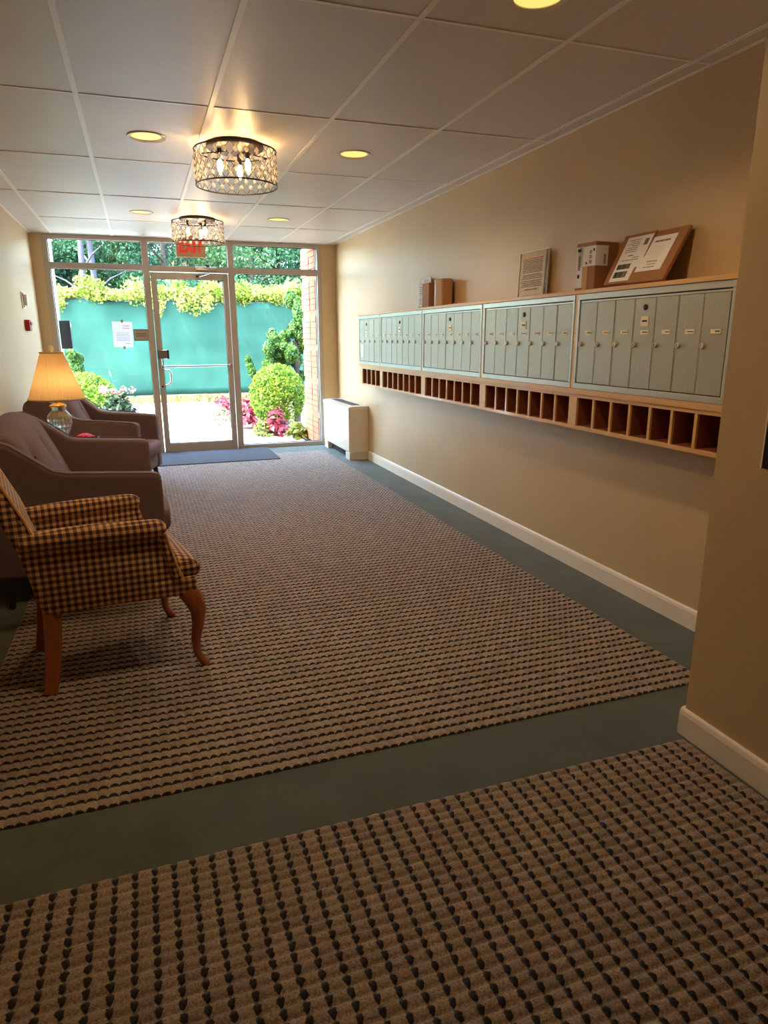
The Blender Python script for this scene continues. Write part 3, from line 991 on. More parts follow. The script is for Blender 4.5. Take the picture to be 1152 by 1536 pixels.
wb('cubby_stile', M['oak'], FX, XR - 0.012, prev, YE1 - 0.055, ZC0, ZC1)

MAIL_LABELS = [
    'grey metal bank of seven mailbox doors nearest the camera, beside the wall corner',
    'grey metal mailbox bank below the tan printed sheet and clear stand',
    'grey metal mailbox bank in the middle of the row of five',
    'grey metal mailbox bank below the two small far parcels',
    'narrow grey metal mailbox bank of four doors at the window end of the row']
def lathe_x(prof, c, seg=16):
    return B().lathe(prof, seg, mtx=Matrix.Translation(c) @ Matrix.Rotation(-math.pi / 2, 4, 'Y'))
lock_me = lathe_x([(0.0125, 0), (0.0125, 0.008), (0.0105, 0.012), (0, 0.012)], (0, 0, 0)).mesh('lock', True)
slot_me = B().box(-0.0128, -0.0118, -0.0016, 0.0016, -0.006, 0.006).mesh('keyhole')
mlock_me = lathe_x([(0.0135, 0), (0.0135, 0.004), (0.011, 0.006), (0, 0.006)], (0, 0, 0)).mesh('master_lock', True)
tag_me = B().box(-0.0022, 0, -0.027, 0.027, -0.0095, 0.0095).mesh('name_tag')
for k in range(5):
    y0, y1 = edges[k] + TB / 2 + 0.002, edges[k + 1] - TB / 2 - 0.002
    yc = (y0 + y1) / 2
    u = empty('mailbox_bank', (FX, yc, ZM0), label=MAIL_LABELS[k], cat='mailbox', group='metal mailbox banks on the oak case')
    h = ZM1 - ZM0
    wd = (y1 - y0) / 2
    fr = B()
    fw, ft = 0.021, 0.030
    fr.box(-0.006, 0.012, -wd, wd, h - ft, h - 0.001, 0.002).box(-0.006, 0.012, -wd, wd, 0.001, 0.030, 0.002)
    fr.box(-0.006, 0.012, -wd, -wd + fw, 0.030, h - ft, 0.002).box(-0.006, 0.012, wd - fw, wd, 0.030, h - ft, 0.002)
    fr.obj('frame', M['mailframe'], u)
    box_obj('body', M['dark'], u, 0.012, 0.145, -wd + 0.004, wd - 0.004, 0.004, h - 0.004)
    box_obj('header_strip', M['mailframe'], u, -0.001, 0.010, -wd + fw + 0.001, wd - fw - 0.001, h - ft - 0.013, h - ft - 0.005)
    n = UN[k]
    a, b = -wd + fw + 0.004, wd - fw - 0.004
    pw = (b - a) / n
    for i in range(n):
        ya, yb = a + pw * i, a + pw * (i + 1)
        dj = R.uniform(-0.0012, 0.0012)
        dr = B()
        dr.box(-0.003 + dj, 0.004, ya + 0.0014, yb - 0.0014, 0.034, h - ft - 0.015, 0.001, 1)
        dr.box(-0.0045 + dj, 0.002, yb - 0.006, yb - 0.0018, 0.036, h - ft - 0.017, 0.001, 1)
        door = dr.obj('door', M['mail'], u)
        lk = link_mesh('lock', lock_me, M['nickel'], door)
        lk.location = (-0.003 + dj, yb - 0.024, 0.234)
        kh = link_mesh('keyhole', slot_me, M['ink'], door)
        kh.location = (-0.003 + dj, yb - 0.024, 0.234)
        tg = link_mesh('name_tag', tag_me, None, door)
        if not tag_me.materials:
            tag_me.materials.append(M['tag'])
        tg.location = (-0.003 + dj, (ya + yb) / 2 - 0.012, 0.291)
        t_ = lines(door, (ya + yb) / 2 - 0.034, (ya + yb) / 2 + 0.008, 0.2875, 0.2955, 1, M['greyink'] if i % 3 else M['ink'], -0.0056 + dj, 0.55, 0.4, seed=k * 11 + i, axis='x', name='tag_print')
        if i == n // 2:
            ml = link_mesh('master_lock', mlock_me, M['bronze'], door)
            ml.location = (-0.003 + dj, (ya + yb) / 2 - 0.006, 0.402)
            cd = B().box(-0.006 + dj, -0.003 + dj, (ya + yb) / 2 - 0.033, (ya + yb) / 2 + 0.017, 0.318, 0.362)
            cd.obj('card', M['tag'], door)
            lines(door, (ya + yb) / 2 - 0.025, (ya + yb) / 2 + 0.01, 0.336, 0.346, 1, M['ink'], -0.0066 + dj, 0.8, 0.1, seed=k, axis='x', name='card_print', words=False)
    if k == 4:
        st = B().prism([(b - pw * 0.75, 0.07), (b - pw * 0.35, 0.07), (b - pw * 0.18, 0.20), (b - pw * 0.9, 0.20)], 'x', -0.0052, -0.0042)
        st.obj('sticker', M['tag'], u)

# parcels and the printed sheet on top of the case
def parcel_box(name, label, cat, loc, rz, sx, sy, sz, m, bev=0.004):
    o = empty(name, loc, rz, label, cat)
    B().box(-sx / 2, sx / 2, -sy / 2, sy / 2, 0, sz, bev).obj('carton', m, o)
    return o
p1 = parcel_box('cardboard_box', 'upright brown cardboard box with a white label wrapped round its corner, on the oak case', 'box', (2.293, 3.158, ZT + 0.001), math.radians(4), 0.145, 0.152, 0.232, M['cardboard'])
lb = B().box(-0.0745, -0.0725, -0.077, 0.055, 0.115, 0.212)          # front face label
lb.box(-0.0745, 0.005, -0.0775, -0.0765, 0.115, 0.212)               # round the corner
lb.box(-0.0745, -0.0725, 0.02, 0.0755, 0.012, 0.215)
lb.obj('shipping_label', M['paper'], p1)
ct = B()
for i in range(11):
    if i in (3, 7):
        continue
    ct.box(-0.0752, -0.0742, -0.05, -0.03, 0.128 + i * 0.006, 0.131 + i * 0.006)
for i in range(9):
    ct.box(-0.0752, -0.0742, 0.038, 0.054, 0.10 + i * 0.008, 0.104 + i * 0.008)
for i in range(8):
    ct.box(-0.022, -0.008, -0.0782, -0.0772, 0.125 + i * 0.006, 0.128 + i * 0.006)
ct.box(-0.0752, -0.0742, -0.068, -0.058, 0.185, 0.198).box(-0.0752, -0.0742, -0.014, -0.004, 0.125, 0.137)
ct.box(-0.0752, -0.0742, 0.036, 0.062, 0.19, 0.205).box(-0.0752, -0.0742, 0.04, 0.056, 0.06, 0.078)
ct.obj('label_print', M['ink'], p1)
box_obj('tape_strip', M['tape'], p1, -0.0738, -0.0725, -0.02, 0.018, 0.002, 0.115)

def leaning(name, label, yc, w, hgt, t, base_x, top_x, m, z=ZT + 0.001, rz=0):
    """flat thing standing on the case and leaning back against the wall"""
    ang = math.asin((top_x - base_x) / hgt)
    o = empty(name, (base_x, yc, z + t * math.sin(ang)), 0, label, 'parcel')
    o.rotation_euler = (0, ang, rz)
    B().box(0, t, -w / 2, w / 2, 0, hgt, 0.003).obj('carton', m, o)
    return o
p2 = leaning('flat_parcel', 'flat brown parcel with a white barcode label leaning beside the upright box', 2.885, 0.225, 0.262, 0.028, 2.222, 2.338, M['cardboard'])
lb = B().box(-0.0012, 0.0002, -0.105, 0.075, 0.012, 0.245)
lb.obj('shipping_label', M['paper'], p2)
ct = B()
q = random.Random(5)
for zz, hh in ((0.03, 0.032), (0.075, 0.026)):
    ct = B()
    y = -0.035
    while y < 0.055:
        w = q.uniform(0.002, 0.006)
        ct.box(-0.002, -0.001, y, y + w, zz, zz + hh)
        y += w + q.uniform(0.0015, 0.003)
    ct.obj('barcode', M['ink'], p2)
box_obj('routing_code', M['greyink'], p2, -0.002, -0.001, -0.088, -0.062, 0.192, 0.225)
box_obj('routing_code', M['greyink'], p2, -0.002, -0.001, -0.02, 0.015, 0.142, 0.147)
lines(p2, -0.03, 0.06, 0.16, 0.232, 7, M['greyink'], -0.0016, 0.3, 0.4, seed=21, axis='x')
lines(p2, -0.07, 0.06, 0.115, 0.138, 2, M['greyink'], -0.0016, 0.3, 0.6, seed=22, axis='x')
p3 = leaning('flat_parcel', 'flat brown parcel with a pale packing slip, nearest the wall corner', 2.690, 0.245, 0.268, 0.018, 2.214, 2.345, M['cardboard'])
B().box(-0.0012, 0.0002, -0.07, 0.10, 0.055, 0.235).obj('packing_slip', M['paper'], p3)
lines(p3, -0.04, 0.06, 0.20, 0.215, 1, M['greyink'], -0.0016, 0.6, 0.1, seed=31, axis='x')
lines(p3, -0.02, 0.085, 0.08, 0.185, 9, M['tag'], -0.0016, 0.35, 0.5, seed=32, axis='x')
lines(p3, -0.02, 0.08, 0.066, 0.11, 3, M['greyink'], -0.0016, 0.25, 0.5, seed=33, axis='x')

sg = empty('printed_sheet_stand', (2.332, 3.852, ZT), 0, 'clear acrylic stand holding a tan printed sheet on the oak case', 'sign')
sg.rotation_euler = (0, math.radians(2.5), 0)
SWD = 0.163
B().box(-0.003, -0.001, -SWD, SWD, 0.004, 0.272).obj('front_sheet', M['acrylic'], sg)
B().box(0.002, 0.004, -SWD, SWD, 0.004, 0.272).obj('back_sheet', M['acrylic'], sg)
ed = B().box(-0.004, 0.005, -SWD - 0.003, -SWD, 0.004, 0.275).box(-0.004, 0.005, SWD, SWD + 0.003, 0.004, 0.275).box(-0.004, 0.005, -SWD, SWD, 0.272, 0.275)
ed.obj('polished_edge', M['tag'], sg)
B().box(-0.0005, 0.0015, -SWD + 0.035, SWD - 0.008, 0.006, 0.270).obj('sheet', M['kraft'], sg)
lines(sg, -SWD + 0.06, SWD - 0.03, 0.226, 0.240, 1, M['redink'], -0.0009, 0.45, 0.0, seed=40, axis='x', center=True)
lines(sg, -SWD + 0.06, SWD - 0.03, 0.150, 0.226, 8, M['brownink'], -0.0009, 0.5, 0.08, seed=41, axis='x', center=True)
lines(sg, -SWD + 0.06, SWD - 0.03, 0.112, 0.142, 3, M['brownink'], -0.0009, 0.5, 0.25, seed=42, axis='x', center=True)
lines(sg, -SWD + 0.06, SWD - 0.03, 0.064, 0.106, 4, M['brownink'], -0.0009, 0.5, 0.15, seed=43, axis='x', center=True)
lines(sg, -SWD + 0.10, SWD - 0.07, 0.046, 0.056, 1, M['brownink'], -0.0009, 0.7, 0.1, seed=44, axis='x', center=True)
B().box(-0.07, 0.0, -SWD, SWD, 0.001, 0.004).obj('foot', M['acrylic'], sg)

p4 = parcel_box('cardboard_box', 'small dark brown carton with a printed white side, at the window end of the case', 'box', (2.276, 5.328, ZT + 0.001), math.radians(-2), 0.11, 0.235, 0.185, M['cardboard'], 0.004)
B().box(-0.0562, -0.0548, 0.03, 0.1165, 0.006, 0.18).obj('white_label', M['paper'], p4)
lines(p4, 0.04, 0.105, 0.02, 0.165, 9, M['greyink'], -0.0568, 0.4, 0.4, seed=51, axis='x')
p5 = parcel_box('padded_mailer', 'tan mailer carton standing behind the small dark brown carton', 'box', (2.296, 5.10, ZT + 0.001), math.radians(3), 0.10, 0.125, 0.205, M['cardboard2'], 0.012)
B().box(-0.0515, -0.0495, 0.03, 0.0615, 0.004, 0.2).obj('white_flap', M['paper'], p5)
ev = empty('white_envelope', (2.345, 5.585, ZT + 0.001), 0, 'white envelope standing upright behind the small dark brown carton', 'envelope')
B().box(-0.002, 0.002, -0.12, 0.12, 0.0, 0.252, 0.001).obj('paper_body', M['paper'], ev)
lines(ev, -0.07, 0.05, 0.2, 0.235, 3, M['greyink'], -0.0026, 0.35, 0.4, seed=61, axis='x')

# display case on the near wall, at the right edge of the frame
dc = empty('wall_display_case', (XN, 1.13, 0.985), 0, 'black framed wall panel with a pale edge on the near right wall', 'panel')
B().box(-0.022, -0.001, -0.32, 0.318, 0.0, 0.62, 0.004).obj('backing', M['black'], dc)
B().box(-0.026, -0.022, -0.3, 0.306, 0.11, 0.60).obj('steel_face', M['steel'], dc)
B().box(-0.024, -0.001, 0.318, 0.324, 0.0, 0.62, 0.001).obj('edge_strip', M['base'], dc)

# ---------------------------------------------------------------- seating
def seat_leg(parent, x, y, zt, m, splay=(0, 0), r0=0.026, r1=0.015):
    B().tube([(x, y, zt), (x + splay[0] * 0.5, y + splay[1] * 0.5, zt * 0.5), (x + splay[0], y + splay[1], 0.0)], [r0, (r0 + r1) / 2, r1], 12).obj('leg', m, parent, True)

def upholstered(name, label, cat, loc, rz, width, depth, tufts, seat_n):
    """brown sloping-arm seat: front faces +x, width along y"""
    o = empty(name, loc, rz, label, cat)
    m = M['brown']
    hw = width / 2
    d = depth
    at = 0.115
    prof = [(0.0, 0.165), (0.0, 0.635), (-0.012, 0.655), (-0.05, 0.662), (-0.46, 0.690), (-0.52, 0.705), (-0.70, 0.845), (-0.78, 0.878), (-0.86, 0.872), (-d + 0.02, 0.84), (-d, 0.80), (-d + 0.03, 0.165)]
    for s in (-1, 1):
        a0, a1 = (hw - at, hw) if s > 0 else (-hw, -hw + at)
        B().prism(prof, 'y', a0, a1, bev=0.024, seg=4).obj('arm', m, o, True)
        w = B().tube([(p[0] + (0.003 if i == 0 else 0), s * (hw - at * 0.5) + s * at * 0.5 * 0.97, p[1]) for i, p in enumerate([(-0.02, 0.655), (-0.05, 0.666), (-0.46, 0.694), (-0.52, 0.709), (-0.70, 0.849), (-0.78, 0.882), (-0.86, 0.876)])], 0.004, 6)
        w.obj('piping', m, o, True)
    iw = width - 2 * at
    # outer back
    B().prism([(-0.74, 0.17), (-0.80, 0.85), (-0.86, 0.88), (-d + 0.01, 0.84), (-d + 0.03, 0.17)], 'y', -iw / 2 - 0.002, iw / 2 + 0.002, bev=0.015).obj('back_frame', m, o, True)
    B().rbox((0.70, iw - 0.004, 0.13), 0.03, (-0.36, 0, 0.235), m=6).obj('seat_base', m, o, True)
    sw = (iw - 0.006) / seat_n
    for k in range(seat_n):
        yc = -iw / 2 + 0.003 + sw * (k + 0.5)
        def fn(p, sw=sw):
            fx, fy = p.x / 0.36, p.y / (sw / 2)
            cr = max(0, 1 - fx * fx) * max(0, 1 - fy * fy)
            z = p.z + (0.015 * cr if p.z > 0 else 0)
            x = p.x + 0.02 * max(0, p.x / 0.36) ** 4 * (1 - 0.5 * fy * fy)
            return (x, p.y, z)
        B().rbox((0.72, sw - 0.006, 0.13), 0.045, (-0.335, yc, 0.368), m=10, fn=fn).obj('seat_cushion', m, o, True)
    # back cushion: reclined, crowned along the top, with a row of tuft buttons
    tp_ = [(-iw / 2 + iw * (i + 0.5) / tufts, 0.055) for i in range(tufts)]
    def fb(p):
        fy = p.y / (iw / 2)
        z = p.z + 0.055 * (1 - fy * fy) * max(0, (p.z + 0.23) / 0.46)
        x = p.x
        if p.x > 0:
            x += 0.035 * (1 - fy ** 2) * (1 - (p.z / 0.24) ** 2)
            for (ty, tz) in tp_:
                r2 = ((p.y - ty) / 0.05) ** 2 + ((p.z - tz) / 0.06) ** 2
                x -= 0.03 * math.exp(-r2)
                x -= 0.010 * math.exp(-((p.y - ty) / 0.018) ** 2) * math.exp(-((p.z - tz) / 0.2) ** 2)
        x -= (p.z + 0.23) * 0.46
        return (x, p.y, z)
    bc = B().rbox((0.15, iw - 0.004, 0.47), 0.06, (-0.565, 0, 0.645), m=26, fn=fb).obj('back_cushion', m, o, True)
    for (ty, tz) in tp_:
        x = 0.075 + 0.035 - 0.034 - (tz + 0.23) * 0.46
        bb = B().ball((0, 0, 0), 0.013, 2, (0.6, 1, 1)).obj('button', m, bc, True)
        bb.location = (-0.565 + x, ty, 0.645 + tz + 0.035)
    for sx in (-0.07, -d + 0.16):
        for s in (-1, 1):
            seat_leg(o, sx, s * (hw - 0.04), 0.168, M['darkwood'], (0.02 if sx > -0.3 else -0.02, s * 0.012))
    return o
upholstered('loveseat', 'brown upholstered loveseat with tufted back between the checked chair and the lamp', 'sofa', (0.026, 4.435, 0.0), math.radians(2.0), 1.43, 0.93, 3, 2)
upholstered('armchair', 'brown upholstered armchair beyond the table lamp, near the glass wall', 'armchair', (0.02, 6.47, 0.0), math.radians(-14), 0.80, 0.92, 2, 1)

# checked armchair, front faces +x
ck = empty('checked_armchair', (-0.20, 2.98, 0.006), math.radians(11), 'checked brown and gold armchair with curved wooden front legs in the left foreground', 'armchair')
mg = M['gingham']
# side panels: tapered plan, wider at the front
def side_panel(s):
    prof = [(-0.255, 0.318), (0.27, 0.335), (0.255, 0.395), (0.20, 0.42), (0.155, 0.60), (0.14, 0.62), (-0.30, 0.625), (-0.315, 0.60)]
    g = B()
    gb = bmesh.new()
    def yy(x, out):
        t = (x + 0.31) / 0.58
        y = 0.232 + 0.062 * t
        return s * (y if out else y - 0.05)
    n = len(prof)
    vo = [gb.verts.new((p[0], yy(p[0], True), p[1])) for p in prof]
    vi = [gb.verts.new((p[0], yy(p[0], False), p[1])) for p in prof]
    gb.faces.new(vo); gb.faces.new(vi)
    for i in range(n):
        gb.faces.new((vo[i], vo[(i + 1) % n], vi[(i + 1) % n], vi[i]))
    bmesh.ops.recalc_face_normals(gb, faces=gb.faces)
    bmesh.ops.bevel(gb, geom=[e for e in gb.edges if e.calc_face_angle(0) > 0.5], offset=0.012, segments=3, affect='EDGES', profile=0.5)
    g._add(gb)
    return g
for s in (-1, 1):
    side_panel(s).obj('side_panel', mg, ck, True, True)
    # rolled arm pad
    def yy(x):
        return s * (0.232 + 0.062 * (x + 0.31) / 0.58 - 0.018)
    pts, rad = [], []
    for i in range(15):
        t = i / 14
        x = -0.33 + 0.475 * t
        z = 0.612 + 0.006 * math.sin(t * math.pi)
        pts.append((x, yy(x), z))
        rad.append((0.042, 0.040))
    pts += [(0.162, yy(0.162), 0.609), (0.176, yy(0.176), 0.603), (0.183, yy(0.183), 0.597)]
    rad += [(0.040, 0.039), (0.031, 0.033), (0.012, 0.018)]
    B().tube(pts, rad, 20).obj('arm', mg, ck, True, True)
    # front scroll slope with welting from the arm down to the seat rail
    B().tube([(0.166, yy(0.166), 0.60), (0.176, yy(0.18), 0.54), (0.192, yy(0.19), 0.47), (0.212, yy(0.21), 0.405)], [(0.016, 0.034), (0.020, 0.034), (0.022, 0.033), (0.018, 0.031)], 14).obj('arm_front', mg, ck, True, True)
    B().tube([(0.18, yy(0.18) + s * 0.03, 0.598), (0.194, yy(0.19) + s * 0.03, 0.535), (0.212, yy(0.21) + s * 0.031, 0.465), (0.234, yy(0.23) + s * 0.03, 0.40)], 0.0045, 6).obj('piping', mg, ck, True)
# seat rail (tapered box) and crowned cushion
B().prism([(-0.27, -0.225), (0.29, -0.302), (0.30, 0.0), (0.29, 0.302), (-0.27, 0.225)], 'z', 0.322, 0.40, bev=0.012).obj('seat_rail', mg, ck, True, True)
def fs(p):
    t = (p.x + 0.29) / 0.58
    wy = 0.80 + 0.22 * t
    fx, fy = p.x / 0.29, p.y / 0.29
    z = p.z + (0.075 * max(0, 1 - fx * fx) * max(0, 1 - fy * fy) if p.z > 0 else 0)
    z -= 0.02 * max(0, p.x / 0.29) ** 3 if p.z > 0 else 0
    return (p.x, p.y * wy, z)
B().rbox((0.60, 0.575, 0.10), 0.04, (0.016, 0, 0.435), m=12, fn=fs).obj('seat_cushion', mg, ck, True, True)
# reclined back
bk = [(-0.245, 0.41), (-0.255, 0.56), (-0.30, 0.70), (-0.385, 0.90), (-0.445, 1.05), (-0.475, 1.085), (-0.515, 1.08), (-0.535, 1.04), (-0.475, 0.88), (-0.385, 0.70), (-0.335, 0.55), (-0.285, 0.318), (-0.24, 0.32)]
B().prism(bk, 'y', -0.235, 0.235, bev=0.016, seg=3).obj('backrest', mg, ck, True, True)
for s in (-1, 1):
    B().tube([(p[0] - 0.004, s * 0.232, p[1]) for p in bk[1:6]], 0.006, 6).obj('piping', mg, ck, True)
# legs
for s in (-1, 1):
    B().tube([(0.252, s * 0.272, 0.335), (0.272, s * 0.284, 0.30), (0.287, s * 0.292, 0.25), (0.282, s * 0.290, 0.19), (0.268, s * 0.287, 0.12), (0.268, s * 0.290, 0.06), (0.287, s * 0.298, 0.02), (0.303, s * 0.303, 0.0)],
             [(0.042, 0.032), (0.041, 0.031), (0.034, 0.028), (0.026, 0.024), (0.020, 0.019), (0.016, 0.016), (0.017, 0.017), (0.018, 0.017)], 14).obj('front_leg', M['legwood'], ck, True)
    B().tube([(-0.255, s * 0.205, 0.335), (-0.262, s * 0.21, 0.22), (-0.278, s * 0.22, 0.10), (-0.298, s * 0.232, 0.0)],
             [(0.034, 0.028), (0.031, 0.026), (0.028, 0.024), (0.024, 0.022)], 12, square=True).obj('rear_leg', M['legwood'], ck, True)

# end table (mostly hidden), lamp, silk flower
tb = empty('end_table', (-0.62, 5.60, 0), 0, 'small dark wooden end table between loveseat and far armchair, under the lamp', 'table')
B().box(-0.26, 0.26, -0.24, 0.24, 0.576, 0.601, 0.006).obj('tabletop', M['darkwood'], tb)
B().box(-0.22, 0.22, -0.20, 0.20, 0.51, 0.576, 0.004).obj('apron', M['darkwood'], tb)
for sx in (-0.2, 0.2):
    for sy in (-0.18, 0.18):
        B().tube([(sx, sy, 0.52), (sx, sy, 0.0)], [0.02, 0.014], 10).obj('leg', M['darkwood'], tb, True)
LX, LY, LZ = -0.618, 5.65, 0.602
lp = empty('table_lamp', (LX, LY, LZ), 0, 'cut crystal table lamp with a pleated gold shade', 'lamp')
def cut(a, z):
    return 1 + 0.07 * math.cos(10 * a + z * 70) * math.cos(10 * a - z * 70) * (1 if 0.05 < z < 0.19 else 0.3)
B().lathe([(0, 0.0), (0.062, 0.0), (0.064, 0.012), (0.05, 0.022), (0.043, 0.03), (0.049, 0.045), (0.056, 0.06), (0.063, 0.077), (0.069, 0.094), (0.075, 0.11), (0.080, 0.125), (0.083, 0.14), (0.085, 0.155), (0.085, 0.172), (0.082, 0.19), (0.075, 0.204), (0.064, 0.215), (0.048, 0.232), (0.05, 0.255), (0.05, 0.262), (0, 0.262)], 120, mod=cut).obj('crystal_body', M['vase'], lp)
B().lathe([(0, 0.262), (0.06, 0.262), (0.058, 0.272), (0.03, 0.285), (0.012, 0.29), (0.012, 0.36), (0.006, 0.365), (0.006, 0.60), (0, 0.60)], 24).obj('brass_cap', M['brass'], lp, True)
def pleat(a, z):
    return 1 + 0.016 * math.cos(48 * a)
sh = B()
sh.lathe([(0.193, 0.318), (0.078, 0.655)], 240, mod=pleat)
sh.obj('lamp_shade', M['shade'], lp, True)
for (rr, zz) in ((0.196, 0.318), (0.080, 0.655)):
    tr = B()
    tr.tube([(rr * math.cos(2 * math.pi * k / 48), rr * math.sin(2 * math.pi * k / 48), zz) for k in range(48)], 0.006, 6, closed=True)
    tr.obj('shade_trim', M['shadetrim'], lp, True)
sp_ = B().tube([(-0.078, 0, 0.648), (0.078, 0, 0.648)], 0.002, 5).tube([(0, -0.078, 0.648), (0, 0.078, 0.648)], 0.002, 5)
sp_.obj('shade_spider', M['brass'], lp)
B().lathe([(0, 0.645), (0.010, 0.647), (0.006, 0.66), (0.018, 0.675), (0.02, 0.69), (0.012, 0.705), (0, 0.71)], 16).obj('finial', M['tag'], lp, True)
B().lathe([(0.012, 0.36), (0.02, 0.39), (0.03, 0.42), (0.03, 0.44), (0.018, 0.465), (0, 0.475)], 16).obj('bulb', M['bulb'], lp, True).location = (0.02, -0.02, 0)
point_light('lamp_light', (LX - 0.04, LY + 0.03, LZ + 0.47), LAMP_W, WARM, 0.03)
fl = empty('silk_flower', (-0.452, 5.60, 0.602), 0, 'pink silk flower lying on the end table beside the lamp', 'flower')
pb_ = B()
for k in range(22):
    a = k * 2.399
    rr = 0.008 + 0.045 * (k / 22) ** 0.7
    pb_.ball((rr * math.cos(a), rr * math.sin(a), 0.028 + 0.018 * (1 - k / 22)), 0.018, 1, (1.1, 1.1, 0.7))
pb_.obj('petals', M['pink'], fl)
for k in range(6):
    a = k * math.pi / 3 + 0.3
    g = B()
    v = [(0.03, 0.0, 0.012), (0.07, 0.018, 0.03), (0.115, 0.0, 0.02), (0.07, -0.018, 0.03)]
    vs = [g.bm.verts.new(p) for p in v] + [g.bm.verts.new((0.07, 0, 0.008))]
    for i in range(4):
        g.bm.faces.new((vs[i], vs[(i + 1) % 4], vs[4]))
    g.bm.faces.new(vs[:4])
    lf = g.obj('leaf', M['hosta'], fl)
    lf.rotation_euler = (0, 0, a)
B().tube([(0, 0, 0.0), (0, 0, 0.03)], 0.008, 6).obj('stem', M['stem'], fl)

# ---------------------------------------------------------------- left wall fittings
al = empty('alarm_strobe', (XL, 7.50, 1.635), 0, 'small ivory wall strobe on the left wall above the red alarm', 'alarm')
B().box(0.0, 0.012, -0.075, 0.075, 0.0, 0.155, 0.004).obj('back_plate', M['bell'], al)
B().box(0.012, 0.045, -0.03, 0.05, 0.03, 0.13, 0.008).obj('lens', M['bell'], al)
B().box(0.012, 0.02, -0.06, -0.04, 0.01, 0.145, 0.002).obj('louvre', M['heater_grille'], al)
fa = empty('fire_alarm', (XL, 7.50, 1.43), 0, 'dark red fire alarm pull box on the left wall', 'alarm')
B().box(0.0, 0.045, -0.06, 0.06, 0.0, 0.105, 0.006).obj('casing', M['firered'], fa)
B().box(0.045, 0.058, -0.045, 0.045, 0.055, 0.085, 0.004).obj('pull_bar', M['firered'], fa)

# ---------------------------------------------------------------- ceiling lights
ring_me = B().lathe([(0.083, 0.0), (0.105, -0.004), (0.105, 0.001), (0.083, 0.005)], 40).mesh('trim_ring', True)
disc_me = B().lathe([(0, 0.004), (0.05, 0.004), (0.083, 0.004), (0.083, 0.012), (0, 0.012)], 40).mesh('lens')
can_lab = {
    (1.365, 4.42): 'round yellow recessed downlight to the right of the nearer crystal light',
    (0.14, 4.42): 'round yellow recessed downlight to the left of the nearer crystal light',
    (0.122, 6.93): 'round yellow recessed downlight to the left of the farther crystal light',
    (1.37, 6.95): 'round yellow recessed downlight to the right of the farther crystal light',
    (0.14, 2.30): 'round recessed downlight above the checked armchair, just beyond the top edge',
    (1.365, 2.30): 'round recessed downlight cut by the top edge, nearest the camera'}
for (x, y) in CANS:
    c = empty('recessed_light', (x, y, H), 0, can_lab[(x, y)], 'ceiling light', 'recessed downlights in the tile ceiling')
    link_mesh('trim_ring', ring_me, M['white_paint'], c)
    link_mesh('lens', disc_me, M['disc'], c)
    d = bpy.data.lights.new('downlight', 'SPOT')
    d.energy = CAN_W
    d.color = WARM
    d.spot_size = math.radians(150)
    d.spot_blend = 0.6
    d.shadow_soft_size = 0.07
    o = bpy.data.objects.new('downlight', d)
    COL.objects.link(o)
    o.location = (x, y, H - 0.012)

def chandelier(loc, label):
    o = empty('crystal_drum_light', loc, 0, label, 'ceiling light', 'crystal drum ceiling lights')
    r, zt, zb = 0.238, -0.03, -0.222
    B().lathe([(0, 0.0), (0.165, 0.0), (0.165, -0.018), (0.15, -0.026), (0, -0.026)], 40).obj('canopy', M['bronze'], o, True)
    N, ROWS = 24, 2.5
    cir = lambda z, rr=r: [(rr * math.cos(2 * math.pi * k / 72), rr * math.sin(2 * math.pi * k / 72), z) for k in range(72)]
    B().tube(cir(zt), 0.0045, 6, closed=True).obj('top_rim', M['bronze'], o, True)
    B().tube(cir(zb), 0.0045, 6, closed=True).obj('bottom_rim', M['bronze'], o, True)
    la = B()
    tw = ROWS * 2 * math.pi / N
    for k in range(N):
        for s in (-1, 1):
            pts = []
            for i in range(9):
                t = i / 8
                a = 2 * math.pi * k / N + s * tw * t
                pts.append((r * math.cos(a), r * math.sin(a), zt + (zb - zt) * t))
            la.tube(pts, 0.0019, 5, cap=False)
    la.obj('wire_lattice', M['bronze'], o)
    sp = B()
    for k in range(3):
        a = 2 * math.pi * k / 3 + 0.5
        sp.tube([(0.05 * math.cos(a), 0.05 * math.sin(a), -0.026), (r * math.cos(a), r * math.sin(a), zt)], 0.004, 6)
    sp.obj('support_arm', M['bronze'], o)
    g = B()
    g.lathe([(0, 0.019), (0.006, 0.013), (0.0135, 0.003), (0.0145, -0.003), (0.0105, -0.012), (0, -0.018)], 10)
    cme = g.mesh('crystal')
    cme.materials.append(M['crystal'])
    dz = (zb - zt) / ROWS
    for row in range(int(2 * ROWS) - 1):
        z = zt + dz * 0.5 * (row + 1)
        off = 0.0 if row % 2 else 0.5
        for k in range(N):
            a = 2 * math.pi * (k + off) / N
            c = bpy.data.objects.new('crystal', cme)
            COL.objects.link(c)
            c.parent = o
            c.location = ((r - 0.004) * math.cos(a), (r - 0.004) * math.sin(a), z - 0.001)
            c.rotation_euler = (0, 0, a)
    for k in range(3):
        a = 2 * math.pi * k / 3 - 0.9
        x, y = 0.095 * math.cos(a), 0.095 * math.sin(a)
        B().lathe([(0.013, -0.026), (0.013, -0.085), (0, -0.085)], 12, (x, y, 0)).obj('socket', M['bronze'], o, True)
        B().lathe([(0.008, -0.085), (0.016, -0.105), (0.017, -0.125), (0.008, -0.155), (0, -0.168)], 12, (x, y, 0)).obj('bulb', M['bulb'], o, True)
        point_light('bulb_light', (loc[0] + x * 1.02, loc[1] + y * 1.02, loc[2] - 0.13), CHAND_W, (1.0, 0.54, 0.2), 0.018)
    return o
chandelier((0.635, 4.44, H - 0.001), 'crystal drum ceiling light with dark lattice, the nearer and larger of the two')
chandelier((0.625, 7.10, H - 0.001), 'crystal drum ceiling light with dark lattice, the farther one before the exit sign')

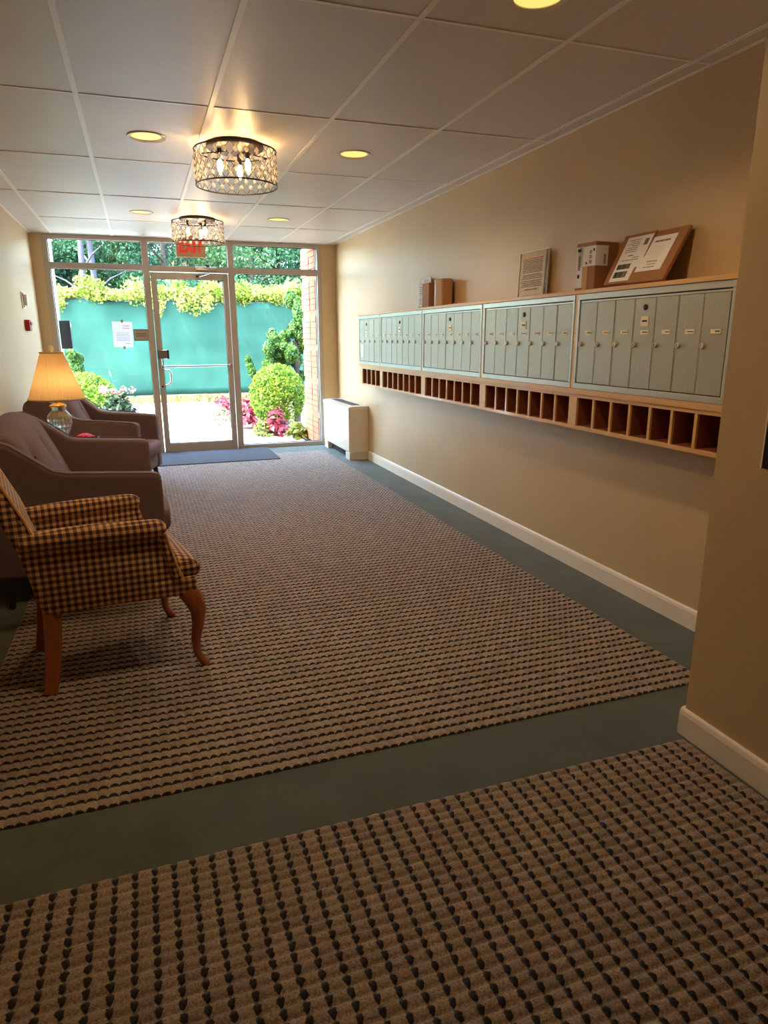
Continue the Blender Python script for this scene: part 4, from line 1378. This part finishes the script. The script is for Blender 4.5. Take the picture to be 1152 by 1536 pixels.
ex = empty('exit_sign', (0.635, 8.30, H - 0.02), 0, 'hanging exit sign with red letters behind the farther crystal light', 'sign')
B().box(-0.16, 0.16, -0.022, 0.022, -0.205, 0.0, 0.004).obj('housing', M['exitface'], ex)
B().box(-0.05, 0.05, -0.03, 0.03, 0.0, 0.02, 0.003).obj('ceiling_mount', M['exitface'], ex)
text_obj('exit_lettering', 'EXIT', 0.155, M['exitred'], ex, (0, -0.0235, -0.105), (math.pi / 2, 0, 0), 0.002, bold=0.008, sx=0.8)

# ---------------------------------------------------------------- outdoors
G0 = -0.02
pv = B().box(-14, 14, YG + 0.05, 40, -0.3, G0 - 0.03)
struct(pv.obj('ground', M['soil']))
walk = struct(empty('walkway', (0, 0, 0)))
for i in range(5):
    for j in range(5):
        x0 = -3.2 + i * 1.22
        y0 = YG + 0.06 + j * 1.42
        x1 = min(x0 + 1.21, 1.32 if y0 > YG + 0.5 else 2.05)
        if x1 <= x0 + 0.05:
            continue
        box_obj('concrete_slab', M['concrete'], walk, x0, x1, y0, y0 + 1.41, G0 - 0.06, G0, 0.006)
box_obj('concrete_slab', M['concrete'], walk, 1.33, 2.6, YG + 0.06, YG + 0.33, G0 - 0.06, G0, 0.006)

def leaves(P, Nn, length, width, jitter=0.5, fold=0.0, up=0.0):
    """one rhombic leaf per point; returns verts and quads"""
    n = len(P)
    Nn = Nn + NR.normal(0, jitter, (n, 3))
    Nn /= np.linalg.norm(Nn, axis=1, keepdims=True) + 1e-9
    t = NR.normal(0, 1, (n, 3)) + np.array([0, 0, up])
    t -= (t * Nn).sum(1, keepdims=True) * Nn
    t /= np.linalg.norm(t, axis=1, keepdims=True) + 1e-9
    s = np.cross(Nn, t)
    sc_ = NR.uniform(0.7, 1.25, (n, 1))
    L, Wd = length * sc_, width * sc_
    a = P - t * L * 0.5
    c = P + t * L * 0.5 - Nn * L * fold
    b = P + s * Wd * 0.5 + Nn * L * fold * 0.5
    d = P - s * Wd * 0.5 + Nn * L * fold * 0.5
    V = np.stack([a, b, c, d], 1).reshape(-1, 3)
    F = np.arange(4 * n).reshape(-1, 4)
    return V, F

def blob(n, c, rad, inner=0.75):
    d = NR.normal(0, 1, (n, 3))
    d /= np.linalg.norm(d, axis=1, keepdims=True)
    rr = NR.uniform(inner, 1.0, (n, 1))
    return np.array(c) + d * rr * np.array(rad), d

def foliage(name, parent, m, parts, length, width, jitter=0.5, fold=0.0, up=0.0):
    Vs, Fs, k = [], [], 0
    for (P, N_) in parts:
        V, F = leaves(P, N_, length, width, jitter, fold, up)
        Vs.append(V)
        Fs.append(F + k)
        k += len(V)
    return link_mesh(name, np_mesh(name, np.concatenate(Vs), np.concatenate(Fs)), m, parent)

# chain-link fence with a teal windscreen, vine on top
fe = empty('screened_fence', (0.5, 16.3, G0), 0, 'long fence wrapped in a teal windscreen across the garden', 'fence')
FT = 2.14
NXs, NZs = 150, 14
gx = np.linspace(-9, 9, NXs + 1)
gz = np.linspace(0.06, 1, NZs + 1)
GX, GZ = np.meshgrid(gx, gz)
sag = 0.05 * np.cos(GX * 2 * np.pi / 3.0) ** 2 * GZ
GY = 0.025 * np.sin(GX * 3.1) * np.sin(GZ * 5) + NR.normal(0, 0.006, GX.shape)
P = np.stack([GX, GY, GZ * FT + sag], -1).reshape(-1, 3)
idx = np.arange((NXs + 1) * (NZs + 1)).reshape(NZs + 1, NXs + 1)
F = np.stack([idx[:-1, :-1], idx[:-1, 1:], idx[1:, 1:], idx[1:, :-1]], -1).reshape(-1, 4)
fs_ = link_mesh('windscreen', np_mesh('windscreen', P, F), M['screen'], fe)
fs_.data.polygons.foreach_set('use_smooth', np.ones(len(F), bool))
sol = fs_.modifiers.new('thickness', 'SOLIDIFY')
sol.thickness = 0.004
for k in range(-3, 4):
    B().tube([(k * 3.0 - 0.7, 0.06, 0.0), (k * 3.0 - 0.7, 0.06, FT + 0.05)], 0.035, 10).obj('post', M['post'], fe, True)
B().tube([(-9, 0.06, FT + 0.02), (9, 0.06, FT + 0.02)], 0.02, 8).obj('top_rail', M['post'], fe, True)
vn = empty('climbing_vine', (0.5, 16.3, FT - 0.1), 0, 'bright yellow-green vine growing along the top of the teal fence', 'vine')
parts = []
for k in range(60):
    x = -7 + 14 * k / 59
    if abs(x) > 3.4 and k % 2:
        pass
    hgt = 0.20 + 0.09 * math.sin(k * 1.7) + R.uniform(-0.08, 0.14)
    parts.append(blob(520, (x + R.uniform(-.1, .1), R.uniform(-0.12, 0.1), 0.17 + hgt * 0.4), (0.28, 0.2, hgt * 0.9), 0.3))
for (x, d_) in ((-0.02, 0.26), (0.5, 0.2), (0.75, 0.26), (1.0, 0.2), (-0.2, 0.16), (-2.0, 0.2)):
    parts.append(blob(190, (x, -0.14, 0.14 - d_ * 0.5), (0.16, 0.08, d_), 0.2))
foliage('foliage', vn, M['vine'], parts, 0.062, 0.046, 0.9)
B().tube([(-7, 0.05, 0.12), (-3, 0.0, 0.16), (0, 0.06, 0.1), (3, 0.02, 0.15), (7, 0.05, 0.12)], 0.015, 6).obj('stem', M['barkd'], vn, True)
# dry grass strip along the fence foot
P = np.stack([NR.uniform(-8, 9, 9000), NR.uniform(15.5, 16.25, 9000), NR.uniform(G0, G0 + 0.10, 9000)], -1)
N_ = np.tile(np.array([[0, -1.0, 0.2]]), (9000, 1))
V, F = leaves(P, N_, 0.12, 0.025, 0.5, 0, 3.0)
o = link_mesh('dry_grass', np_mesh('dry_grass', V, F), M['drygrass'])
tag(o, 'strip of dry grass and leaf litter along the fence foot', 'grass', kind='stuff')

def tree(loc, hgt, crown_r, m, label, trunk_r=0.11, bark='barkd', n_cl=9, leaf=0.11, group=None, crown_z=0.5, per=700, lean=0.0):
    o = empty('tree', loc, R.uniform(0, 6.28), label, 'tree', group)
    pts = [(lean * t * hgt * 0.2 + 0.04 * math.sin(5 * t), 0.03 * math.sin(7 * t), t * hgt * 0.92) for t in [0, 0.2, 0.4, 0.6, 0.8, 1.0]]
    B().tube(pts, [trunk_r * f for f in (1.15, 1.0, 0.93, 0.85, 0.7, 0.4)], 12).obj('trunk', M[bark], o, True)
    bb = B()
    for k in range(5):
        a = k * 2.4
        z = hgt * (0.4 + 0.1 * k)
        bb.tube([(0, 0, z), (math.cos(a) * crown_r * 0.4, math.sin(a) * crown_r * 0.4, z + 0.35), (math.cos(a) * crown_r * 0.8, math.sin(a) * crown_r * 0.8, z + 0.55)], [trunk_r * 0.4, trunk_r * 0.25, trunk_r * 0.1], 6)
    bb.obj('branch', M[bark], o, True)
    parts = []
    for k in range(n_cl):
        a = R.uniform(0, 6.28)
        rr = crown_r * R.uniform(0.1, 0.8)
        z = hgt * (crown_z + (1 - crown_z) * R.random())
        q = crown_r * R.uniform(0.4, 0.65)
        parts.append(blob(per, (rr * math.cos(a), rr * math.sin(a), z), (q, q, q * 0.75), 0.3))
    foliage('foliage', o, m, parts, leaf, leaf * 0.62, 0.9)
    return o
tree((-1.21, 20.0, G0), 6.2, 1.1, M['forest2'], 'tree with a pale grey bare trunk behind the fence, left one of the twin trunks', 0.085, 'bark', 6, crown_z=0.82)
tree((-0.985, 20.3, G0), 6.4, 1.1, M['forest2'], 'tree with a pale grey bare trunk behind the fence, right one of the twin trunks', 0.085, 'bark', 6, crown_z=0.82)
WL = 'leafy green tree in the dense woodland behind the teal fence'
WG = 'woodland trees behind the fence'
spots = [(-4.6, 21), (-3.0, 22.5), (-1.9, 24.0), (-0.1, 23.0), (0.9, 21.5), (2.1, 23.0), (3.3, 21.2), (4.4, 22.8), (5.6, 21.5),
         (-3.8, 26), (-2.0, 27.5), (-0.5, 27), (1.2, 26.5), (2.8, 27.5), (4.6, 26.5), (6.4, 26), (7.4, 24), (-5.0, 30), (-2.8, 31), (-0.8, 30.5), (1.0, 31), (3.0, 30.5), (5.2, 31), (7.6, 30), (9.0, 27)]
for i, (x, y) in enumerate(spots):
    tree((x, y, G0), R.uniform(4.8, 5.8), R.uniform(1.5, 1.9), M['forest'] if i % 3 else M['forest2'], WL, 0.10, 'barkd', 13, 0.105, WG, 0.28, 850)
# dark understorey shrubs
for i, (x, y) in enumerate([(-3.6, 18.6), (-2.3, 19.2), (-0.2, 18.8), (0.9, 19.3), (2.1, 18.7), (3.3, 19.2), (4.6, 18.8), (1.5, 18.2)]):
    o = empty('shrub', (x, y, G0), 0, 'bushy woodland shrub growing just behind the teal fence', 'shrub', 'woodland shrubs behind the fence')
    parts = [blob(800, (R.uniform(-.5, .5), R.uniform(-.4, .4), 0.9 + k * 0.42), (0.75, 0.6, 0.5), 0.3) for k in range(5)]
    foliage('foliage', o, M['forest2'] if i in (2, 5) else M['forest'], parts, 0.09, 0.056, 0.9)
    B().tube([(0, 0, 0), (0.05, 0, 1.6)], [0.05, 0.02], 8).obj('stem', M['barkd'], o, True)

# right-hand planting
def shrub_ball(name, loc, rad, m, label, cat, n, leaf, inner=0.82, group=None, squash=1.0):
    o = empty(name, (loc[0], loc[1], G0), 0, label, cat, group)
    foliage('foliage', o, m, [blob(n, (0, 0, loc[2] - G0), (rad, rad, rad * squash), inner)], leaf, leaf * 0.5, 0.75)
    B().tube([(0, 0, -0.02), (0, 0, loc[2] - G0)], [0.03, 0.02], 8).obj('stem', M['barkd'], o, True)
    return o
shrub_ball('topiary_ball', (1.94, 10.45, 0.50), 0.43, M['topiary'], 'clipped round bright green shrub seen through the right window', 'shrub', 9000, 0.048, squash=1.12)
def conifer(loc, lumps, label):
    zt = max(l[2] for l in lumps) * 0.9
    o = empty('conifer', (loc[0], loc[1], G0), 0, label, 'shrub')
    parts = []
    for (x, y, z, q) in lumps:
        parts.append(blob(int(1500 * q / 0.15), (x, y, z), (q, q, q * 1.25), 0.6))
    foliage('foliage', o, M['conifer'], parts, 0.045, 0.022, 0.6, 0, 1.5)
    B().tube([(0, 0, 0), (0.02, 0, zt * 0.5), (0.03, 0, zt)], [0.06, 0.045, 0.02], 8).obj('trunk', M['barkd'], o, True)
q = random.Random(3)
lm = []
for k in range(26):
    z = 0.7 + 1.32 * k / 25
    wr = 0.28 * (1 - (k / 25) ** 2) + 0.05
    lm.append((0.02 + q.uniform(-wr, wr), q.uniform(-0.2, 0.2), z, q.uniform(0.08, 0.13)))
conifer((2.42, 11.3), lm, 'tall lumpy dark green conifer beside the brick pier')
lm = []
for k in range(22):
    z = 0.55 + 0.85 * k / 21
    wr = 0.26 * (1 - (k / 21) ** 2) + 0.03
    lm.append((0.06 - 0.1 * (k / 21) * 0 + q.uniform(-wr, wr), q.uniform(-0.15, 0.15), z, q.uniform(0.07, 0.11)))
lm += [(-0.33, 0, 0.85, 0.07), (-0.36, 0, 0.95, 0.06), (-0.38, 0, 1.04, 0.05), (-0.25, 0, 0.75, 0.09)]
conifer((2.02, 11.25), lm, 'shorter lumpy green conifer leaning left of the tall one')

def leafy(name, loc, m, label, n, spread, hgt, leaf, wid, cat='plant', group=None, stems=6, flowers=None):
    o = empty(name, (loc[0], loc[1], G0), 0, label, cat, group)
    P = np.stack([NR.normal(0, spread * 0.45, n), NR.normal(0, spread * 0.45, n), NR.uniform(0.1, 1.0, n) * hgt], -1)
    rad = np.sqrt((P[:, 0] ** 2 + P[:, 1] ** 2)) / (spread + 1e-6)
    P[:, 2] *= np.clip(1.15 - 0.75 * rad, 0.2, 1)
    N_ = np.stack([P[:, 0] / spread, P[:, 1] / spread - 0.3, np.full(n, 0.9)], -1)
    V, F = leaves(P, N_, leaf, wid, 0.35, 0.12)
    link_mesh('foliage', np_mesh('foliage', V, F), m, o)
    st = B()
    for k in range(stems):
        a = k * 2.4
        st.tube([(0, 0, -0.01), (math.cos(a) * spread * 0.3, math.sin(a) * spread * 0.3, hgt * 0.75)], [0.006, 0.004], 5)
    st.obj('stem', M['stem'], o)
    if flowers:
        fm, fn_ = flowers
        P2 = np.stack([NR.normal(0, spread * 0.4, fn_), NR.normal(0, spread * 0.4, fn_), np.full(fn_, hgt * 1.02) + NR.normal(0, 0.02, fn_)], -1)
        P2 = np.repeat(P2, 14, 0) + NR.normal(0, 0.022, (fn_ * 14, 3))
        V, F = leaves(P2, np.tile(np.array([[0, -0.6, 0.8]]), (len(P2), 1)), 0.04, 0.03, 0.7)
        link_mesh('flower_heads', np_mesh('flower_heads', V, F), fm, o)
    return o
leafy('red_coleus', (1.78, 9.75), M['coleus'], 'crimson leafy plant in front of the clipped round shrub', 190, 0.20, 0.42, 0.11, 0.06)
leafy('yellow_hosta', (2.0, 9.42), M['hosta'], 'yellow-green broad-leaved plant at the foot of the brick pier', 90, 0.17, 0.22, 0.12, 0.075)
leafy('lime_groundcover', (1.56, 9.72), M['lime'], 'pale lime plant left of the crimson plant', 240, 0.17, 0.24, 0.06, 0.03)
leafy('red_coleus', (1.55, 11.0), M['coleus'], 'crimson plant left of the clipped round shrub, farther back', 200, 0.20, 0.45, 0.10, 0.06)
leafy('red_coleus', (1.25, 11.9), M['coleus'], 'crimson plant seen through the door beside the right mullion', 170, 0.22, 0.42, 0.10, 0.06)
leafy('variegated_grass', (1.10, 11.2), M['variegated'], 'pale variegated clump seen through the lower right of the door', 360, 0.28, 0.36, 0.16, 0.02)
leafy('green_sprig', (2.05, 9.95), M['variegated'], 'slim pale upright sprig before the clipped round shrub', 46, 0.04, 0.46, 0.07, 0.018, stems=2)

# left-hand planting
shrub_ball('round_shrub', (-0.80, 10.6, 0.45), 0.46, M['topiary'], 'round bright green shrub behind the table lamp', 'shrub', 8000, 0.05)
leafy('flowering_bush', (-0.33, 9.75), M['darkleaf'], 'dark leafy bush with pale pink flowers left of the door', 900, 0.33, 0.70, 0.14, 0.038, 'shrub', flowers=(M['palepink'], 9))
leafy('spire_plant', (-0.42, 10.6), M['lime'], 'tall pale green spire behind the pink flowering bush', 90, 0.07, 0.98, 0.11, 0.02, stems=2)
leafy('spire_plant', (-0.06, 10.2), M['lime'], 'short pale green spire right of the pink flowering bush', 60, 0.06, 0.58, 0.10, 0.02, stems=2)
leafy('round_shrub_small', (-0.68, 9.5), M['lime'], 'small lime shrub low behind the far armchair', 260, 0.2, 0.42, 0.07, 0.03, 'shrub')
lm = [(q.uniform(-0.07, 0.07), q.uniform(-0.06, 0.06), 0.55 + 0.6 * k / 9, 0.075) for k in range(10)]
conifer((-0.92, 11.2), lm, 'small upright conifer below the black intercom box')

# white pier with an intercom box, brick pier
wp = struct(B().box(-1.05, -0.862, YG + 0.06, 9.16, G0, 2.62).obj('trim_1', M['white_paint']))
ic = empty('intercom_box', (-0.862, 9.03, 1.24), 0, 'black intercom box on the white pier outside the left window', 'intercom')
B().box(0.0, 0.115, -0.05, 0.06, 0.0, 0.325, 0.006).obj('casing', M['black'], ic)
B().box(0.02, 0.10, -0.056, -0.05, 0.22, 0.30, 0.002).obj('screen', M['gasket'], ic)
B().box(0.1155, 0.118, -0.03, 0.03, 0.25, 0.29, 0.001).obj('display_window', M['paper'], ic)
bp_ = struct(empty('wall_pier', (0, 0, 0)))
box_obj('mortar_core', M['mortar'], bp_, 2.149, 2.62, YG + 0.06, 9.40, G0, 2.62)
brick_me = B().box(-0.012, 0.1, -0.5, 0.5, -0.5, 0.5).mesh('brick')
brick_me.materials.append(M['brick'])
CH = 0.0715
n_c = int((2.6 - G0) / CH)
for c in range(n_c):
    z = G0 + CH * (c + 0.5)
    seg = c % 6
    for (ya, yb) in ((YG + 0.068, 8.955), (8.982, 9.41)):
        bo = bpy.data.objects.new('brick', brick_me)
        COL.objects.link(bo)
        bo.parent = bp_
        inset = 0.012 if seg == 5 else 0.0
        bo.location = (2.147 + inset + R.uniform(-0.0015, 0.0015), (ya + yb) / 2 - (0.012 if seg == 5 and yb > 9.2 else 0), z)
        bo.scale = (1, (yb - ya), CH - 0.009)
    # end face brick of the pier
    bo = bpy.data.objects.new('brick', brick_me)
    COL.objects.link(bo)
    bo.parent = bp_
    bo.location = (2.385, 9.402, z)
    bo.rotation_euler = (0, 0, -math.pi / 2)
    bo.scale = (1, 0.43, CH - 0.009)

# soffit over the entrance
struct(B().box(XL - 0.6, XR + 0.6, YG + 0.06, YG + 0.42, 2.62, 2.70).obj('trim_2', M['white_paint']))
